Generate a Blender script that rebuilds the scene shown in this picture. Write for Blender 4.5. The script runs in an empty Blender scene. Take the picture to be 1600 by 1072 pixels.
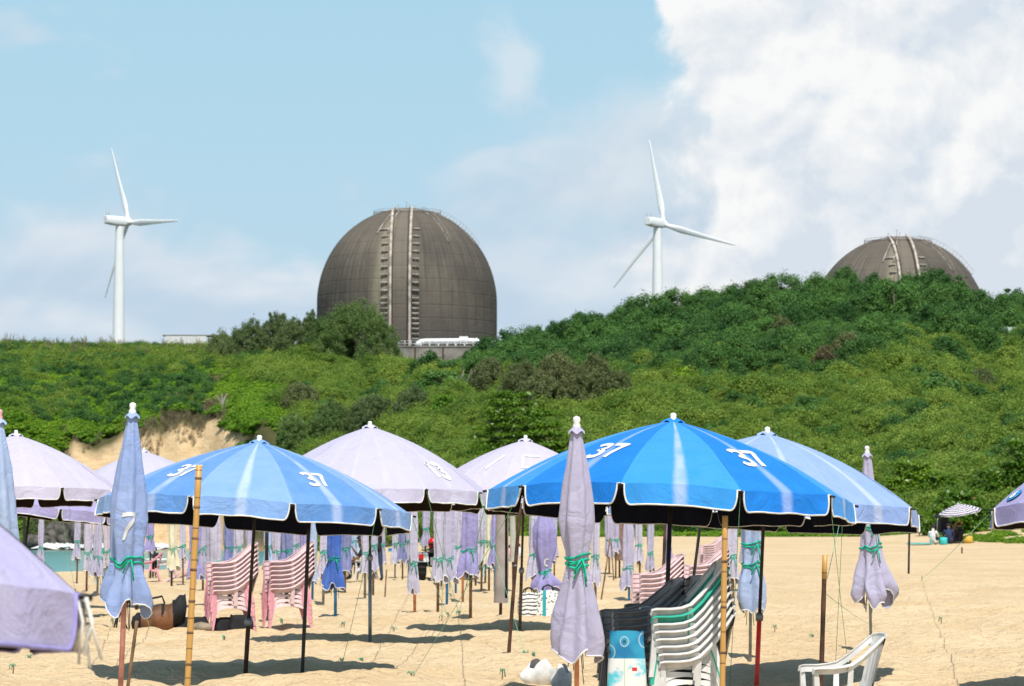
import bpy, bmesh, math, random
import numpy as np
from mathutils import Vector, Matrix, Euler, Quaternion

rnd = random.Random(7)
rng = np.random.default_rng(11)
S = bpy.context.scene
COL = S.collection
PI = math.pi

# ------------------------------------------------------------------ camera
F = 4590.0; CX, CY = 800.0, 536.0; HZ = 826.0; HCAM = 1.6
PITCH = math.atan((HZ - CY) / F)
cam_d = bpy.data.cameras.new('camera')
cam = bpy.data.objects.new('camera', cam_d); COL.objects.link(cam)
cam.location = (0, 0, HCAM); cam.rotation_euler = (PI/2 + PITCH, 0, 0)
cam_d.sensor_width = 36; cam_d.lens = 36 * F / 1600
cam_d.clip_start = 0.5; cam_d.clip_end = 20000
cam_d.dof.use_dof = True; cam_d.dof.focus_distance = 28; cam_d.dof.aperture_fstop = 6.7
S.camera = cam
S.cycles.max_bounces = 4; S.cycles.diffuse_bounces = 2; S.cycles.glossy_bounces = 2; S.cycles.transmission_bounces = 2; S.cycles.transparent_max_bounces = 4
S.view_settings.view_transform = 'Standard'; S.view_settings.look = 'None'
S.view_settings.exposure = 0; S.view_settings.gamma = 1
cp, sp = math.cos(PITCH), math.sin(PITCH)

def ray(px, py):
    a, b = (px - CX) / F, (CY - py) / F
    return Vector((a, cp - b * sp, sp + b * cp))
def at(px, py, D):
    d = ray(px, py)
    return Vector((0, 0, HCAM)) + d * (D / d.y)

# ------------------------------------------------------------------ noise
def _hash(ix, iy, seed):
    n = (ix.astype(np.int64) * 374761393 + iy.astype(np.int64) * 668265263 + seed * 1442695041) & 0x7fffffff
    n = ((n ^ (n >> 13)) * 1274126177) & 0x7fffffff
    return ((n ^ (n >> 16)) & 0xffff) / 65535.0
def vnoise(x, y, seed=0):
    ix, iy = np.floor(x), np.floor(y)
    fx, fy = x - ix, y - iy
    fx = fx * fx * (3 - 2 * fx); fy = fy * fy * (3 - 2 * fy)
    a = _hash(ix, iy, seed); b = _hash(ix + 1, iy, seed); c = _hash(ix, iy + 1, seed); d = _hash(ix + 1, iy + 1, seed)
    return (a * (1 - fx) + b * fx) * (1 - fy) + (c * (1 - fx) + d * fx) * fy
def fbm(x, y, oct=4, seed=0):
    s = 0; amp = 0.5; t = 0
    for k in range(oct):
        s = s + amp * vnoise(x * 2 ** k, y * 2 ** k, seed + k * 17); t += amp; amp *= 0.5
    return s / t
def sstep(a, b, x):
    t = np.clip((x - a) / (b - a), 0, 1); return t * t * (3 - 2 * t)

# ------------------------------------------------------------------ terrain
WPOLY = np.array([(-90, 70), (-30, 110), (-19.1, 125), (-15.8, 138), (-14.6, 160), (-15.6, 185), (-24, 293), (-150, 300), (-150, 70)], float)
WZ = -0.55
def poly_sd(x, y):
    inside = np.zeros(x.shape, bool); dmin = np.full(x.shape, 1e9)
    n = len(WPOLY)
    for i in range(n):
        x0, y0 = WPOLY[i]; x1, y1 = WPOLY[(i + 1) % n]
        cond = ((y0 > y) != (y1 > y)) & (x < (x1 - x0) * (y - y0) / (y1 - y0 + 1e-12) + x0)
        inside ^= cond
        t = np.clip(((x - x0) * (x1 - x0) + (y - y0) * (y1 - y0)) / ((x1 - x0) ** 2 + (y1 - y0) ** 2), 0, 1)
        dmin = np.minimum(dmin, np.hypot(x - x0 - t * (x1 - x0), y - y0 - t * (y1 - y0)))
    return np.where(inside, -dmin, dmin)
T_px = [-3000, -600, 0, 100, 330, 430, 560, 620, 700, 760, 850, 1030, 1180, 1350, 1480, 1545, 1600, 2200, 5000]
T_py = [600, 560, 546, 550, 553, 562, 575, 580, 585, 578, 548, 506, 484, 472, 472, 512, 502, 520, 640]
T_D1 = [370, 370, 370, 370, 365, 350, 335, 330, 322, 320, 325, 340, 345, 345, 345, 350, 350, 350, 350]
T_D0 = [300, 300, 300, 300, 300, 281, 238, 212, 188, 180, 178, 178, 178, 176, 172, 166, 160, 150, 150]
def ground(x, y, fine=False):
    x = np.asarray(x, float); y = np.asarray(y, float)
    ys = np.maximum(y, 6.0)
    px = CX + F * x / ys
    z = -0.14 * (1 - sstep(22, 36, y)) + 0.05 * (fbm(x * .12 + 5, y * .12, 2, 3) - .5) * 2
    right = sstep(330, 720, px)
    z = z + 1.15 * sstep(58, 172, y) * (0.25 + 0.75 * right)
    z = z - 0.12 * np.exp(-((x - 2.77) ** 2 + (y - 31.5) ** 2) / 2.0)
    z = z + 0.7 * np.exp(-((x - 25.5) ** 2 / 40 + (y - 146) ** 2 / 120))
    sd = poly_sd(x, y)
    sh = sstep(0, 16, sd)
    z = np.where(sd < 0, WZ - 0.9 * np.clip(-sd / 8, 0, 1), WZ + (z - WZ) * sh)
    D0 = np.interp(px, T_px, T_D0); D1 = np.interp(px, T_px, T_D1)
    z1 = HCAM + (HZ - np.interp(px, T_px, T_py)) / F * D1
    D0 = D0 + (fbm(x * .08, y * .02, 2, 9) - .5) * 10
    t = np.clip((y - D0) / (D1 - D0), 0, 1)
    leftm = 1 - sstep(380, 620, px)
    wob = (fbm(px * .012, y * 0.004, 3, 21) - .5)
    cliff_top = 0.47 + wob * 0.22
    pl = np.where(t < 0.16, cliff_top * sstep(0.0, 0.17, t), cliff_top + (1 - cliff_top) * (np.maximum(t - .16, 0) / .84) ** 0.85)
    pr = 0.25 * t + 0.75 * t ** 1.25
    p = pl * leftm + pr * (1 - leftm)
    hz = z + (z1 - z) * p
    bump = (fbm(x * .045, y * .045, 3, 5) - .5) * 5.0 * np.clip(t * 3, 0, 1) * (1 - 0.6 * t) * (1 - leftm * .7)
    hz = hz + bump
    hz = hz + leftm * (fbm(px * .03, y * .05, 3, 31) - .5) * 3.0 * np.clip(t * 9, 0, 1) * (1 - np.clip(t * 2.2, 0, 1))
    far = np.interp(y, [0, 300, 420, 700, 1175, 3000, 9000], [0, 0, 0, 38, 57, 40, -30])
    back = z1 + (np.maximum(far, 14) - z1) * sstep(0, 160, y - D1)
    out = np.where(y > D1, back, hz)
    if fine:
        w = 1 - sstep(70, 120, y)
        tr = (fbm(x * 2.3, y * 1.7, 3, 41) - .5) * .12 + (fbm(x * .8, y * .6, 2, 47) - .5) * .17 + (fbm(x * 4.6, y * 3.2, 2, 43) - .5) * .085
        out = out + tr * w * (sd > 3)
    return out
def gz(x, y): return float(ground(np.array([x]), np.array([y]))[0])
def hit(px, py, dmin=5, dmax=380):
    """the point of the ground seen at a pixel of the photograph"""
    d = ray(px, py); d = d / d.y
    D = np.linspace(dmin, dmax, 4000)
    g = ground(d.x * D, D); z = HCAM + d.z * D
    k = np.argmax(z < g)
    if not (z < g).any(): k = len(D) - 1
    return Vector((d.x * D[k], D[k], g[k]))

# ------------------------------------------------------------------ object helpers
def tag(o, label=None, cat=None, group=None, kind=None):
    if label: o['label'] = label
    if cat: o['category'] = cat
    if group: o['group'] = group
    if kind: o['kind'] = kind
    return o
def thing(name, label, cat, loc=(0, 0, 0), group=None):
    o = bpy.data.objects.new(name, None); COL.objects.link(o); o.location = loc
    o.empty_display_size = .2
    return tag(o, label, cat, group)
class MB:
    def __init__(s): s.v = []; s.f = []; s.m = []; s.uv = []
    def add(s, vs, fs, mi=0, uvs=None):
        b = len(s.v); s.v += [tuple(p) for p in vs]
        for k, f in enumerate(fs):
            s.f.append(tuple(i + b for i in f)); s.m.append(mi)
            s.uv.append([uvs[i] for i in f] if uvs else [(0, 0)] * len(f))
        return s
    def box(s, c, d, mi=0, M=None, taper=1.0):
        vs = []
        for z in (-1, 1):
            k = taper if z > 0 else 1
            for y in (-1, 1):
                for x in (-1, 1):
                    p = Vector((x * d[0] / 2 * k, y * d[1] / 2 * k, z * d[2] / 2))
                    if M: p = M @ p
                    vs.append(p + Vector(c))
        return s.add(vs, [(0, 2, 3, 1), (4, 5, 7, 6), (0, 1, 5, 4), (2, 6, 7, 3), (0, 4, 6, 2), (1, 3, 7, 5)], mi)
    def tube(s, pts, r, n=8, mi=0, cap=True, flat=None):
        pts = [Vector(p) for p in pts]; N = len(pts)
        rs = r if isinstance(r, list) else [r] * N
        vs = []; up = None
        for i, p in enumerate(pts):
            t = (pts[min(i + 1, N - 1)] - pts[max(i - 1, 0)])
            t = t.normalized() if t.length > 1e-9 else Vector((0, 0, 1))
            if up is None:
                up = Vector((0, 0, 1)) if abs(t.z) < .9 else Vector((0, 1, 0))
                if flat is not None: up = Vector(flat)
            a = t.cross(up)
            a = a.normalized() if a.length > 1e-6 else Vector((1, 0, 0))
            b = a.cross(t).normalized(); up = b
            ra, rb = (rs[i] if isinstance(rs[i], (list, tuple)) else (rs[i], rs[i]))
            for k in range(n):
                an = 2 * PI * (k + .5) / n
                vs.append(p + a * math.cos(an) * ra + b * math.sin(an) * rb)
        fs = [(i * n + k, i * n + (k + 1) % n, (i + 1) * n + (k + 1) % n, (i + 1) * n + k) for i in range(N - 1) for k in range(n)]
        if cap: fs += [tuple(range(n))[::-1], tuple((N - 1) * n + k for k in range(n))]
        return s.add(vs, fs, mi)
    def lathe(s, prof, n=16, mi=0, c=(0, 0, 0)):
        vs = [(c[0] + r * math.cos(2 * PI * k / n), c[1] + r * math.sin(2 * PI * k / n), c[2] + z) for r, z in prof for k in range(n)]
        fs = [(i * n + k, i * n + (k + 1) % n, (i + 1) * n + (k + 1) % n, (i + 1) * n + k) for i in range(len(prof) - 1) for k in range(n)]
        return s.add(vs, fs, mi)
    def grid(s, fn, us, vs_, mi=0, uv=None):
        P = []; U = []
        for v in vs_:
            for u in us:
                P.append(fn(u, v)); U.append(uv(u, v) if uv else (u, v))
        n = len(us)
        return s.add(P, [(j * n + i, j * n + i + 1, (j + 1) * n + i + 1, (j + 1) * n + i) for j in range(len(vs_) - 1) for i in range(n - 1)], mi, U)
    def mesh(s, name, mats, smooth=True):
        me = bpy.data.meshes.new(name); me.from_pydata([tuple(v) for v in s.v], [], s.f)
        for m in (mats if isinstance(mats, (list, tuple)) else [mats]): me.materials.append(m)
        me.polygons.foreach_set('material_index', s.m)
        if smooth: me.polygons.foreach_set('use_smooth', [True] * len(s.f))
        ul = me.uv_layers.new(name='UVMap')
        flat = [c for f in s.uv for p in f for c in p]
        ul.data.foreach_set('uv', flat)
        me.update(); return me
    def build(s, name, mats, parent=None, smooth=True, sharp=None):
        me = s.mesh(name, mats, smooth)
        if sharp: me.set_sharp_from_angle(angle=math.radians(sharp))
        o = bpy.data.objects.new(name, me); COL.objects.link(o)
        if parent: o.parent = parent
        return o
def link(name, me, parent=None, loc=None):
    o = bpy.data.objects.new(name, me); COL.objects.link(o)
    if parent: o.parent = parent
    if loc is not None: o.location = loc
    return o

# ------------------------------------------------------------------ materials
def newmat(name):
    m = bpy.data.materials.new(name); m.use_nodes = True
    nt = m.node_tree; b = nt.nodes['Principled BSDF']
    return m, nt, b
class G:
    """small node-graph writer"""
    def __init__(s, nt): s.nt = nt
    def _in(s, sock, v):
        if v is None: return
        if hasattr(v, 'is_output'): s.nt.links.new(v, sock)
        else:
            try: sock.default_value = v
            except Exception: sock.default_value = (v[0], v[1], v[2], 1) if len(v) == 3 else v
    def m(s, op, a, b=None, c=None, clamp=False):
        n = s.nt.nodes.new('ShaderNodeMath'); n.operation = op; n.use_clamp = clamp
        for i, v in enumerate((a, b, c)): s._in(n.inputs[i], v)
        return n.outputs[0]
    def vm(s, op, a, b=None):
        n = s.nt.nodes.new('ShaderNodeVectorMath'); n.operation = op
        s._in(n.inputs[0], a)
        if b is not None: s._in(n.inputs[1], b)
        return n.outputs[0]
    def mix(s, f, a, b, blend='MIX'):
        n = s.nt.nodes.new('ShaderNodeMix'); n.data_type = 'RGBA'; n.blend_type = blend
        s._in(n.inputs[0], f); s._in(n.inputs[6], a if hasattr(a, 'is_output') else (*a, 1)); s._in(n.inputs[7], b if hasattr(b, 'is_output') else (*b, 1))
        return n.outputs[2]
    def noise(s, vec, scale, detail=3, rough=.55, dist=0, out=0):
        n = s.nt.nodes.new('ShaderNodeTexNoise')
        if vec is not None: s._in(n.inputs['Vector'], vec)
        n.inputs['Scale'].default_value = scale; n.inputs['Detail'].default_value = detail
        n.inputs['Roughness'].default_value = rough; n.inputs['Distortion'].default_value = dist
        return n.outputs[out]
    def ss(s, a, b, x):
        n = s.nt.nodes.new('ShaderNodeMapRange'); n.interpolation_type = 'SMOOTHSTEP'
        s._in(n.inputs[0], x); n.inputs[1].default_value = a; n.inputs[2].default_value = b
        return n.outputs[0]
    def xyz(s, v):
        n = s.nt.nodes.new('ShaderNodeSeparateXYZ'); s._in(n.inputs[0], v); return n.outputs
    def comb(s, x, y, z):
        n = s.nt.nodes.new('ShaderNodeCombineXYZ')
        for i, v in enumerate((x, y, z)): s._in(n.inputs[i], v)
        return n.outputs[0]
    def tc(s, k='Object'):
        return s.nt.nodes.new('ShaderNodeTexCoord').outputs[k]
    def pos(s): return s.nt.nodes.new('ShaderNodeNewGeometry').outputs['Position']
    def rand(s): return s.nt.nodes.new('ShaderNodeObjectInfo').outputs['Random']
    def bump(s, h, strength, dist):
        n = s.nt.nodes.new('ShaderNodeBump'); n.inputs['Strength'].default_value = strength; n.inputs['Distance'].default_value = dist
        s._in(n.inputs['Height'], h); return n.outputs[0]
    def attr(s, name, out='Fac'):
        n = s.nt.nodes.new('ShaderNodeAttribute'); n.attribute_name = name; return n.outputs[out]

def plain(name, col, rough=.6, var=.12, scale=8, bump=0.0, metal=0.0, spec=.4):
    m, nt, b = newmat(name); g = G(nt)
    n = g.noise(g.tc(), scale, 4)
    dk = tuple(c * (1 - var * 2) for c in col); lt = tuple(min(1, c * (1 + var)) for c in col)
    g._in(b.inputs['Base Color'], g.mix(g.ss(.3, .7, n), dk, lt))
    b.inputs['Roughness'].default_value = rough; b.inputs['Metallic'].default_value = metal
    b.inputs['Specular IOR Level'].default_value = spec
    if bump: g._in(b.inputs['Normal'], g.bump(g.noise(g.tc(), scale * 5, 3), bump, .01))
    return m
def cloth(name, col, fade, streak=.0, seam=.0, sc=None):
    sc = sc or fade
    """parasol cotton: u runs across one panel, v from the apex to the hem"""
    m, nt, b = newmat(name); g = G(nt)
    uv = g.xyz(g.tc('UV')); u, v = uv[0], uv[1]
    n = g.noise(g.tc(), 3.0, 5, .6); n2 = g.noise(g.tc(), 26, 3)
    base = g.mix(g.ss(.35, .7, n), col, tuple(c + (f - c) * .28 for c, f in zip(col, fade)))
    base = g.mix(g.m('MULTIPLY', g.ss(.55, .8, n2), .25), base, fade)
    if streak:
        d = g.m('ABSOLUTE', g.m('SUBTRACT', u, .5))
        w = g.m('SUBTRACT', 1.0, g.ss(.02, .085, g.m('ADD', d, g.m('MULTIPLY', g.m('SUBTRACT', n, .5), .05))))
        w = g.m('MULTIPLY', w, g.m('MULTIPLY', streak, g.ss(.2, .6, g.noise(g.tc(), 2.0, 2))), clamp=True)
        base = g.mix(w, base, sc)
    if seam:
        e = g.m('MINIMUM', u, g.m('SUBTRACT', 1.0, u))
        base = g.mix(g.m('MULTIPLY', g.m('SUBTRACT', 1.0, g.ss(.008, .03, e)), seam), base, fade)
    g._in(b.inputs['Base Color'], base)
    b.inputs['Roughness'].default_value = .75; b.inputs['Specular IOR Level'].default_value = .25
    b.inputs['Sheen Weight'].default_value = .1
    wr = g.noise(g.tc(), 3.4, 3, .55, 1.2)
    g._in(b.inputs['Normal'], g.bump(g.m('ADD', wr, g.m('MULTIPLY', g.noise(g.tc(), 180, 1), .15)),  .75, .05))
    return m
def foliage(name, c1, c2, c3=None, trans=.3, rough=.6):
    m, nt, b = newmat(name); g = G(nt)
    r = g.rand(); P = g.pos()
    n = g.noise(P, .09, 3); n2 = g.noise(P, 1.6, 2)
    k = g.m('ADD', g.m('MULTIPLY', r, .55), g.m('MULTIPLY', n, .6))
    col = g.mix(g.ss(.3, .95, k), c1, c2)
    col = g.mix(g.m('MULTIPLY', g.ss(.5, .75, n2), .5), col, c3 or tuple(x * 1.25 for x in c2))
    g._in(b.inputs['Base Color'], col)
    b.inputs['Roughness'].default_value = rough; b.inputs['Specular IOR Level'].default_value = .3
    tr = nt.nodes.new('ShaderNodeBsdfTranslucent'); g._in(tr.inputs[0], g.mix(.5, col, c2))
    mx = nt.nodes.new('ShaderNodeMixShader'); mx.inputs[0].default_value = trans
    nt.links.new(b.outputs[0], mx.inputs[1]); nt.links.new(tr.outputs[0], mx.inputs[2])
    nt.links.new(mx.outputs[0], nt.nodes['Material Output'].inputs['Surface'])
    return m

M = {}
M['white_trim'] = plain('white piping', (.78, .77, .74), .7)
M['hem_violet'] = plain('violet hem', (.30, .27, .55), .8)
M['finial'] = plain('white plastic knob', (.82, .82, .80), .35)
M['finial_pink'] = plain('pink plastic knob', (.75, .38, .38), .4)
M['underside'] = plain('dark lining', (.012, .014, .028), .9, spec=.1)  # dark tone for the inner faces of canopy and valance
M['underside_brown'] = plain('brown lining', (.03, .022, .017), .9, spec=.1)
M['black_pole'] = plain('black painted pole', (.022, .019, .018), .5, .3, 5)
M['rust_pole'] = plain('rusty pole', (.085, .04, .022), .8, .3, 9)
M['steel_pole'] = plain('galvanised pole', (.22, .25, .27), .4, .15, 9, metal=.4)
M['pink_pole'] = plain('faded pink pole', (.62, .27, .22), .6, .2, 6)
M['orange_pole'] = plain('orange pole', (.62, .25, .12), .6, .2, 6)
M['wood_pole'] = plain('weathered wood pole', (.22, .13, .07), .8, .25, 9)
M['blue_pole'] = plain('blue pole', (.03, .22, .50), .5, .2, 6)
M['red_pole'] = plain('red painted pole', (.95, .045, .03), .4, .15, 6)
M['teal_rope'] = plain('green rope', (.0, .42, .25), .6, .2, 20)
M['guy'] = plain('pale green cord', (.16, .58, .34), .6, .2, 20)
M['white_cord'] = plain('white cord', (.7, .68, .62), .8)
M['white_plastic'] = plain('white plastic', (.72, .71, .68), .4, .1, 5)
M['pink_plastic'] = plain('pink plastic', (.78, .36, .42), .4, .1, 5)
M['sunlit_pink_plastic'] = plain('sunlit pink plastic', (.80, .585, .595), .4, .1, 5)  # sunlight on the pink plastic put into the colour as a paler tone
M['green_plastic'] = plain('teal plastic', (.04, .44, .32), .4, .1, 5)
M['grey_plastic'] = plain('charcoal plastic', (.25, .25, .265), .4, .15, 5)
M['black'] = plain('black fabric', (.012, .012, .014), .8)
M['tyre'] = plain('black rubber', (.015, .015, .015), .85)
M['red'] = plain('red plastic', (.62, .015, .012), .3)
M['skin'] = plain('skin', (.42, .22, .13), .55, .06, 6)
M['skin_tan'] = plain('sun tanned skin', (.26, .115, .055), .5, .06, 6)
M['hair'] = plain('black hair', (.012, .010, .010), .6)
M['denim'] = plain('dark denim', (.03, .05, .10), .85)
M['navy'] = plain('navy cloth', (.03, .05, .13), .85)
M['white_cloth'] = plain('white cloth', (.75, .74, .72), .85)
M['rock'] = plain('dark rock', (.10, .09, .075), .85, .3, 1.5, .5)
M['taupe'] = plain('taupe sleeve', (.36, .31, .28), .8, .12, 3)
M['brown_sleeve'] = plain('brown sleeve', (.23, .14, .10), .8, .15, 4)
M['sage'] = plain('sage sleeve', (.44, .43, .37), .8, .12, 3)
M['cream'] = plain('cream cloth', (.72, .66, .48), .8, .1, 4)
M['steel'] = plain('white painted steel', (.84, .85, .85), .4, .02, .2)
M['turquoise'] = plain('turquoise mat', (.05, .55, .55), .6)
M['yellow'] = plain('ochre cloth', (.7, .42, .06), .7)
M['concrete'] = plain('pale concrete', (.27, .245, .21), .85, .18, .35)
M['rail_pale'] = plain('pale rust streaked rail', (.52, .46, .40), .7, .25, .6)
M['rail_white'] = plain('weathered white rail', (.40, .36, .32), .7, .25, .6)

def bamboo(name, col):
    m, nt, b = newmat(name); g = G(nt)
    o = g.xyz(g.tc())
    w = g.m('FRACT', g.m('DIVIDE', g.m('ADD', o[2], g.m('MULTIPLY', g.noise(g.tc(), .7, 1), .2)), .27))
    ring = g.m('SUBTRACT', 1.0, g.ss(.0, .07, w))
    base = g.mix(g.noise(g.comb(g.m('MULTIPLY', o[0], 40), g.m('MULTIPLY', o[1], 40), o[2]), 2, 4), col, tuple(c * .55 for c in col))
    g._in(b.inputs['Base Color'], g.mix(ring, base, (.13, .06, .02)))
    b.inputs['Roughness'].default_value = .45
    return m
M['bamboo'] = bamboo('bamboo', (.72, .40, .11))

# ------------------------------------------------------------------ world + sun
SUN_EL, SUN_AZ = math.radians(61), math.radians(168)     # azimuth clockwise from +Y (the view direction): behind the camera, a little to its right
sd_ = Vector((math.sin(SUN_AZ) * math.cos(SUN_EL), math.cos(SUN_AZ) * math.cos(SUN_EL), math.sin(SUN_EL)))
sl = bpy.data.lights.new('sun', 'SUN'); sl.energy = 5.0; sl.angle = math.radians(.5); sl.color = (1, .955, .88)
so = bpy.data.objects.new('sun', sl); COL.objects.link(so)
so.rotation_euler = (-sd_).to_track_quat('-Z', 'Y').to_euler(); so.location = (0, -20, 40)

def make_world():
    w = bpy.data.worlds.new('World'); S.world = w; w.use_nodes = True
    nt = w.node_tree; g = G(nt); bg = nt.nodes['Background']
    sky = nt.nodes.new('ShaderNodeTexSky'); sky.sky_type = 'NISHITA'; sky.sun_disc = False
    sky.sun_elevation = SUN_EL; sky.sun_rotation = SUN_AZ
    sky.air_density = 1.0; sky.dust_density = .6; sky.ozone_density = 1.6
    d = g.tc('Generated'); x, y, z = g.xyz(d)
    # angles in units of the photograph's thousand pixels: u azimuth, v elevation
    u = g.m('ADD', g.m('MULTIPLY', g.m('ARCTAN2', x, y), 4.59), .8)
    v = g.m('MULTIPLY', g.m('ARCSINE', z), 4.59)
    P = g.comb(u, v, 0.0)
    # heap cloud: union of soft ellipses broken up by noise
    Pw = g.vm('ADD', P, g.vm('MULTIPLY', g.vm('SUBTRACT', g.noise(P, 6.5, 4, .6, 0, 1), (.5, .5, .5)), (.11, .11, 0)))
    uw, vw, _ = g.xyz(Pw)
    blobs = [(1.38, .86, .34, .22), (1.18, .74, .15, .15), (1.52, .60, .34, .32), (1.30, .47, .24, .20), (1.17, .40, .18, .10), (1.48, .38, .36, .14), (1.12, .86, .10, .12), (1.24, .58, .20, .12)]
    dens = None
    for (cx, cy, rx, ry) in blobs:
        a = g.m('DIVIDE', g.m('SUBTRACT', uw, cx), rx); b = g.m('DIVIDE', g.m('SUBTRACT', vw, cy), ry)
        q = g.m('SUBTRACT', 1.0, g.m('SQRT', g.m('ADD', g.m('MULTIPLY', a, a), g.m('MULTIPLY', b, b))))
        dens = q if dens is None else g.m('SMOOTH_MAX', dens, q, .12)
    def puffs(off, sc):
        vv = nt.nodes.new('ShaderNodeTexVoronoi'); vv.feature = 'F1'; vv.inputs['Scale'].default_value = sc
        nt.links.new(g.vm('ADD', Pw, off), vv.inputs['Vector']); return g.m('SUBTRACT', 1.0, vv.outputs['Distance'])
    o_ = (-.016, .030, 0)
    n1 = g.noise(P, 7, 5, .58, .2); n1c = g.noise(g.vm('ADD', P, (-.010, .022, 0)), 7, 5, .58, .2)
    pf = g.m('ADD', g.m('MULTIPLY', puffs((0, 0, 0), 6.5), .55), g.m('MULTIPLY', n1, .65))
    pfb = g.m('ADD', g.m('MULTIPLY', puffs(o_, 6.5), .55), g.m('MULTIPLY', n1c, .65))
    n2 = g.noise(P, 3.1, 3, .5, .3); n2b = g.noise(g.vm('ADD', P, (-.03, .06, 0)), 3.1, 3, .5, .3)
    dd = g.m('ADD', dens, g.m('ADD', g.m('MULTIPLY', g.m('SUBTRACT', n1, .5), .7), g.m('ADD', .10, g.m('MULTIPLY', g.m('SUBTRACT', pf, .62), .70))))
    al = g.ss(-.02, .30, dd)
    rel = g.m('ADD', g.m('MULTIPLY', g.m('SUBTRACT', pf, pfb), 3.2), g.m('MULTIPLY', g.m('SUBTRACT', n2, n2b), 2.2))
    glow = g.m('ADD', g.m('MULTIPLY', g.m('SUBTRACT', v, .50), .9), g.m('MULTIPLY', g.m('SUBTRACT', 1.32, u), .55))
    lit = g.m('ADD', g.m('ADD', g.m('MULTIPLY', rel, 1.35), .40), g.m('MAXIMUM', g.m('MINIMUM', glow, .30), -.30), clamp=True)
    ccol = g.mix(lit, (.690, .760, .840), (.945, .950, .950))
    # the broad thin wing of cloud that spreads from the heap into the blue
    wx = g.m('DIVIDE', g.m('SUBTRACT', uw, 1.04), .30); wy = g.m('DIVIDE', g.m('SUBTRACT', vw, .545), .15)
    wing = g.m('SUBTRACT', 1.0, g.m('SQRT', g.m('ADD', g.m('MULTIPLY', wx, wx), g.m('MULTIPLY', wy, wy))))
    wing = g.m('MULTIPLY', g.ss(.0, .62, g.m('ADD', wing, g.m('MULTIPLY', g.m('SUBTRACT', n2, .43), 1.1))), .80)
    px_ = g.m('DIVIDE', g.m('SUBTRACT', uw, .80), .085); py_ = g.m('DIVIDE', g.m('SUBTRACT', vw, .70), .11)
    wisp = g.m('SUBTRACT', 1.0, g.m('SQRT', g.m('ADD', g.m('MULTIPLY', px_, px_), g.m('MULTIPLY', py_, py_))))
    wisp = g.m('MULTIPLY', g.ss(.15, 1.1, g.m('ADD', wisp, g.m('MULTIPLY', g.m('SUBTRACT', n1, .5), 2.2))), .55)
    wcol = g.mix(g.m('ADD', .5, g.m('ADD', g.m('MULTIPLY', rel, .5), g.m('MULTIPLY', g.m('SUBTRACT', v, .56), 3.0)), clamp=True), (.545, .655, .775), (.800, .845, .885))
    # low soft bank all round the horizon
    Ps = g.comb(g.m('MULTIPLY', u, 1.0), g.m('MULTIPLY', v, 1.9), 3.0)
    s1 = g.noise(Ps, 3.0, 4, .52, .25)
    s1b = g.noise(g.vm('ADD', Ps, (.01, .09, 0)), 3.0, 3, .52, .25)
    cov = g.m('ADD', g.m('MULTIPLY', g.m('SUBTRACT', s1, .5), 2.0), g.m('MULTIPLY', g.m('SUBTRACT', g.m('ADD', .47, g.m('MULTIPLY', g.ss(.62, .95, u), .08)), v), 2.6))
    bl = g.m('MULTIPLY', g.ss(-.10, .42, cov), .86)
    bl = g.m('MULTIPLY', bl, g.ss(-.4, .0, v))
    blit = g.m('ADD', .40, g.m('MULTIPLY', g.m('SUBTRACT', s1, s1b), 4.0), clamp=True)
    bcol = g.mix(blit, (.545, .665, .800), (.765, .815, .875))
    # small loose wisps in the open blue
    ws = g.noise(g.comb(u, g.m('MULTIPLY', v, 1.7), 9.0), 4.2, 3, .55, .2)
    wl = g.m('MULTIPLY', g.ss(.60, .78, ws), .5)
    base = g.mix(1.0, sky.outputs[0], (.96, 1.10, 1.06), 'MULTIPLY')
    ramp = g.ss(.0, 1.0, v)
    blue = g.mix(ramp, (5.4, 7.05, 8.4), (4.45, 7.1, 8.7))
    inb = g.m('SUBTRACT', 1.0, g.ss(1.2, 3.0, v))
    c = g.mix(g.m('MULTIPLY', inb, .85), base, blue)
    ten = lambda q: g.mix(1.0, q, (10, 10, 10), 'MULTIPLY')
    c = g.mix(g.m('MULTIPLY', wl, inb), c, (6.6, 7.4, 8.2))
    c = g.mix(bl, c, ten(bcol))
    c = g.mix(g.m('MAXIMUM', wing, wisp), c, ten(wcol))
    c = g.mix(al, c, ten(ccol))
    nt.links.new(c, bg.inputs[0]); bg.inputs[1].default_value = .1
    w.cycles.sampling_method = 'NONE'
make_world()

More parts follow.
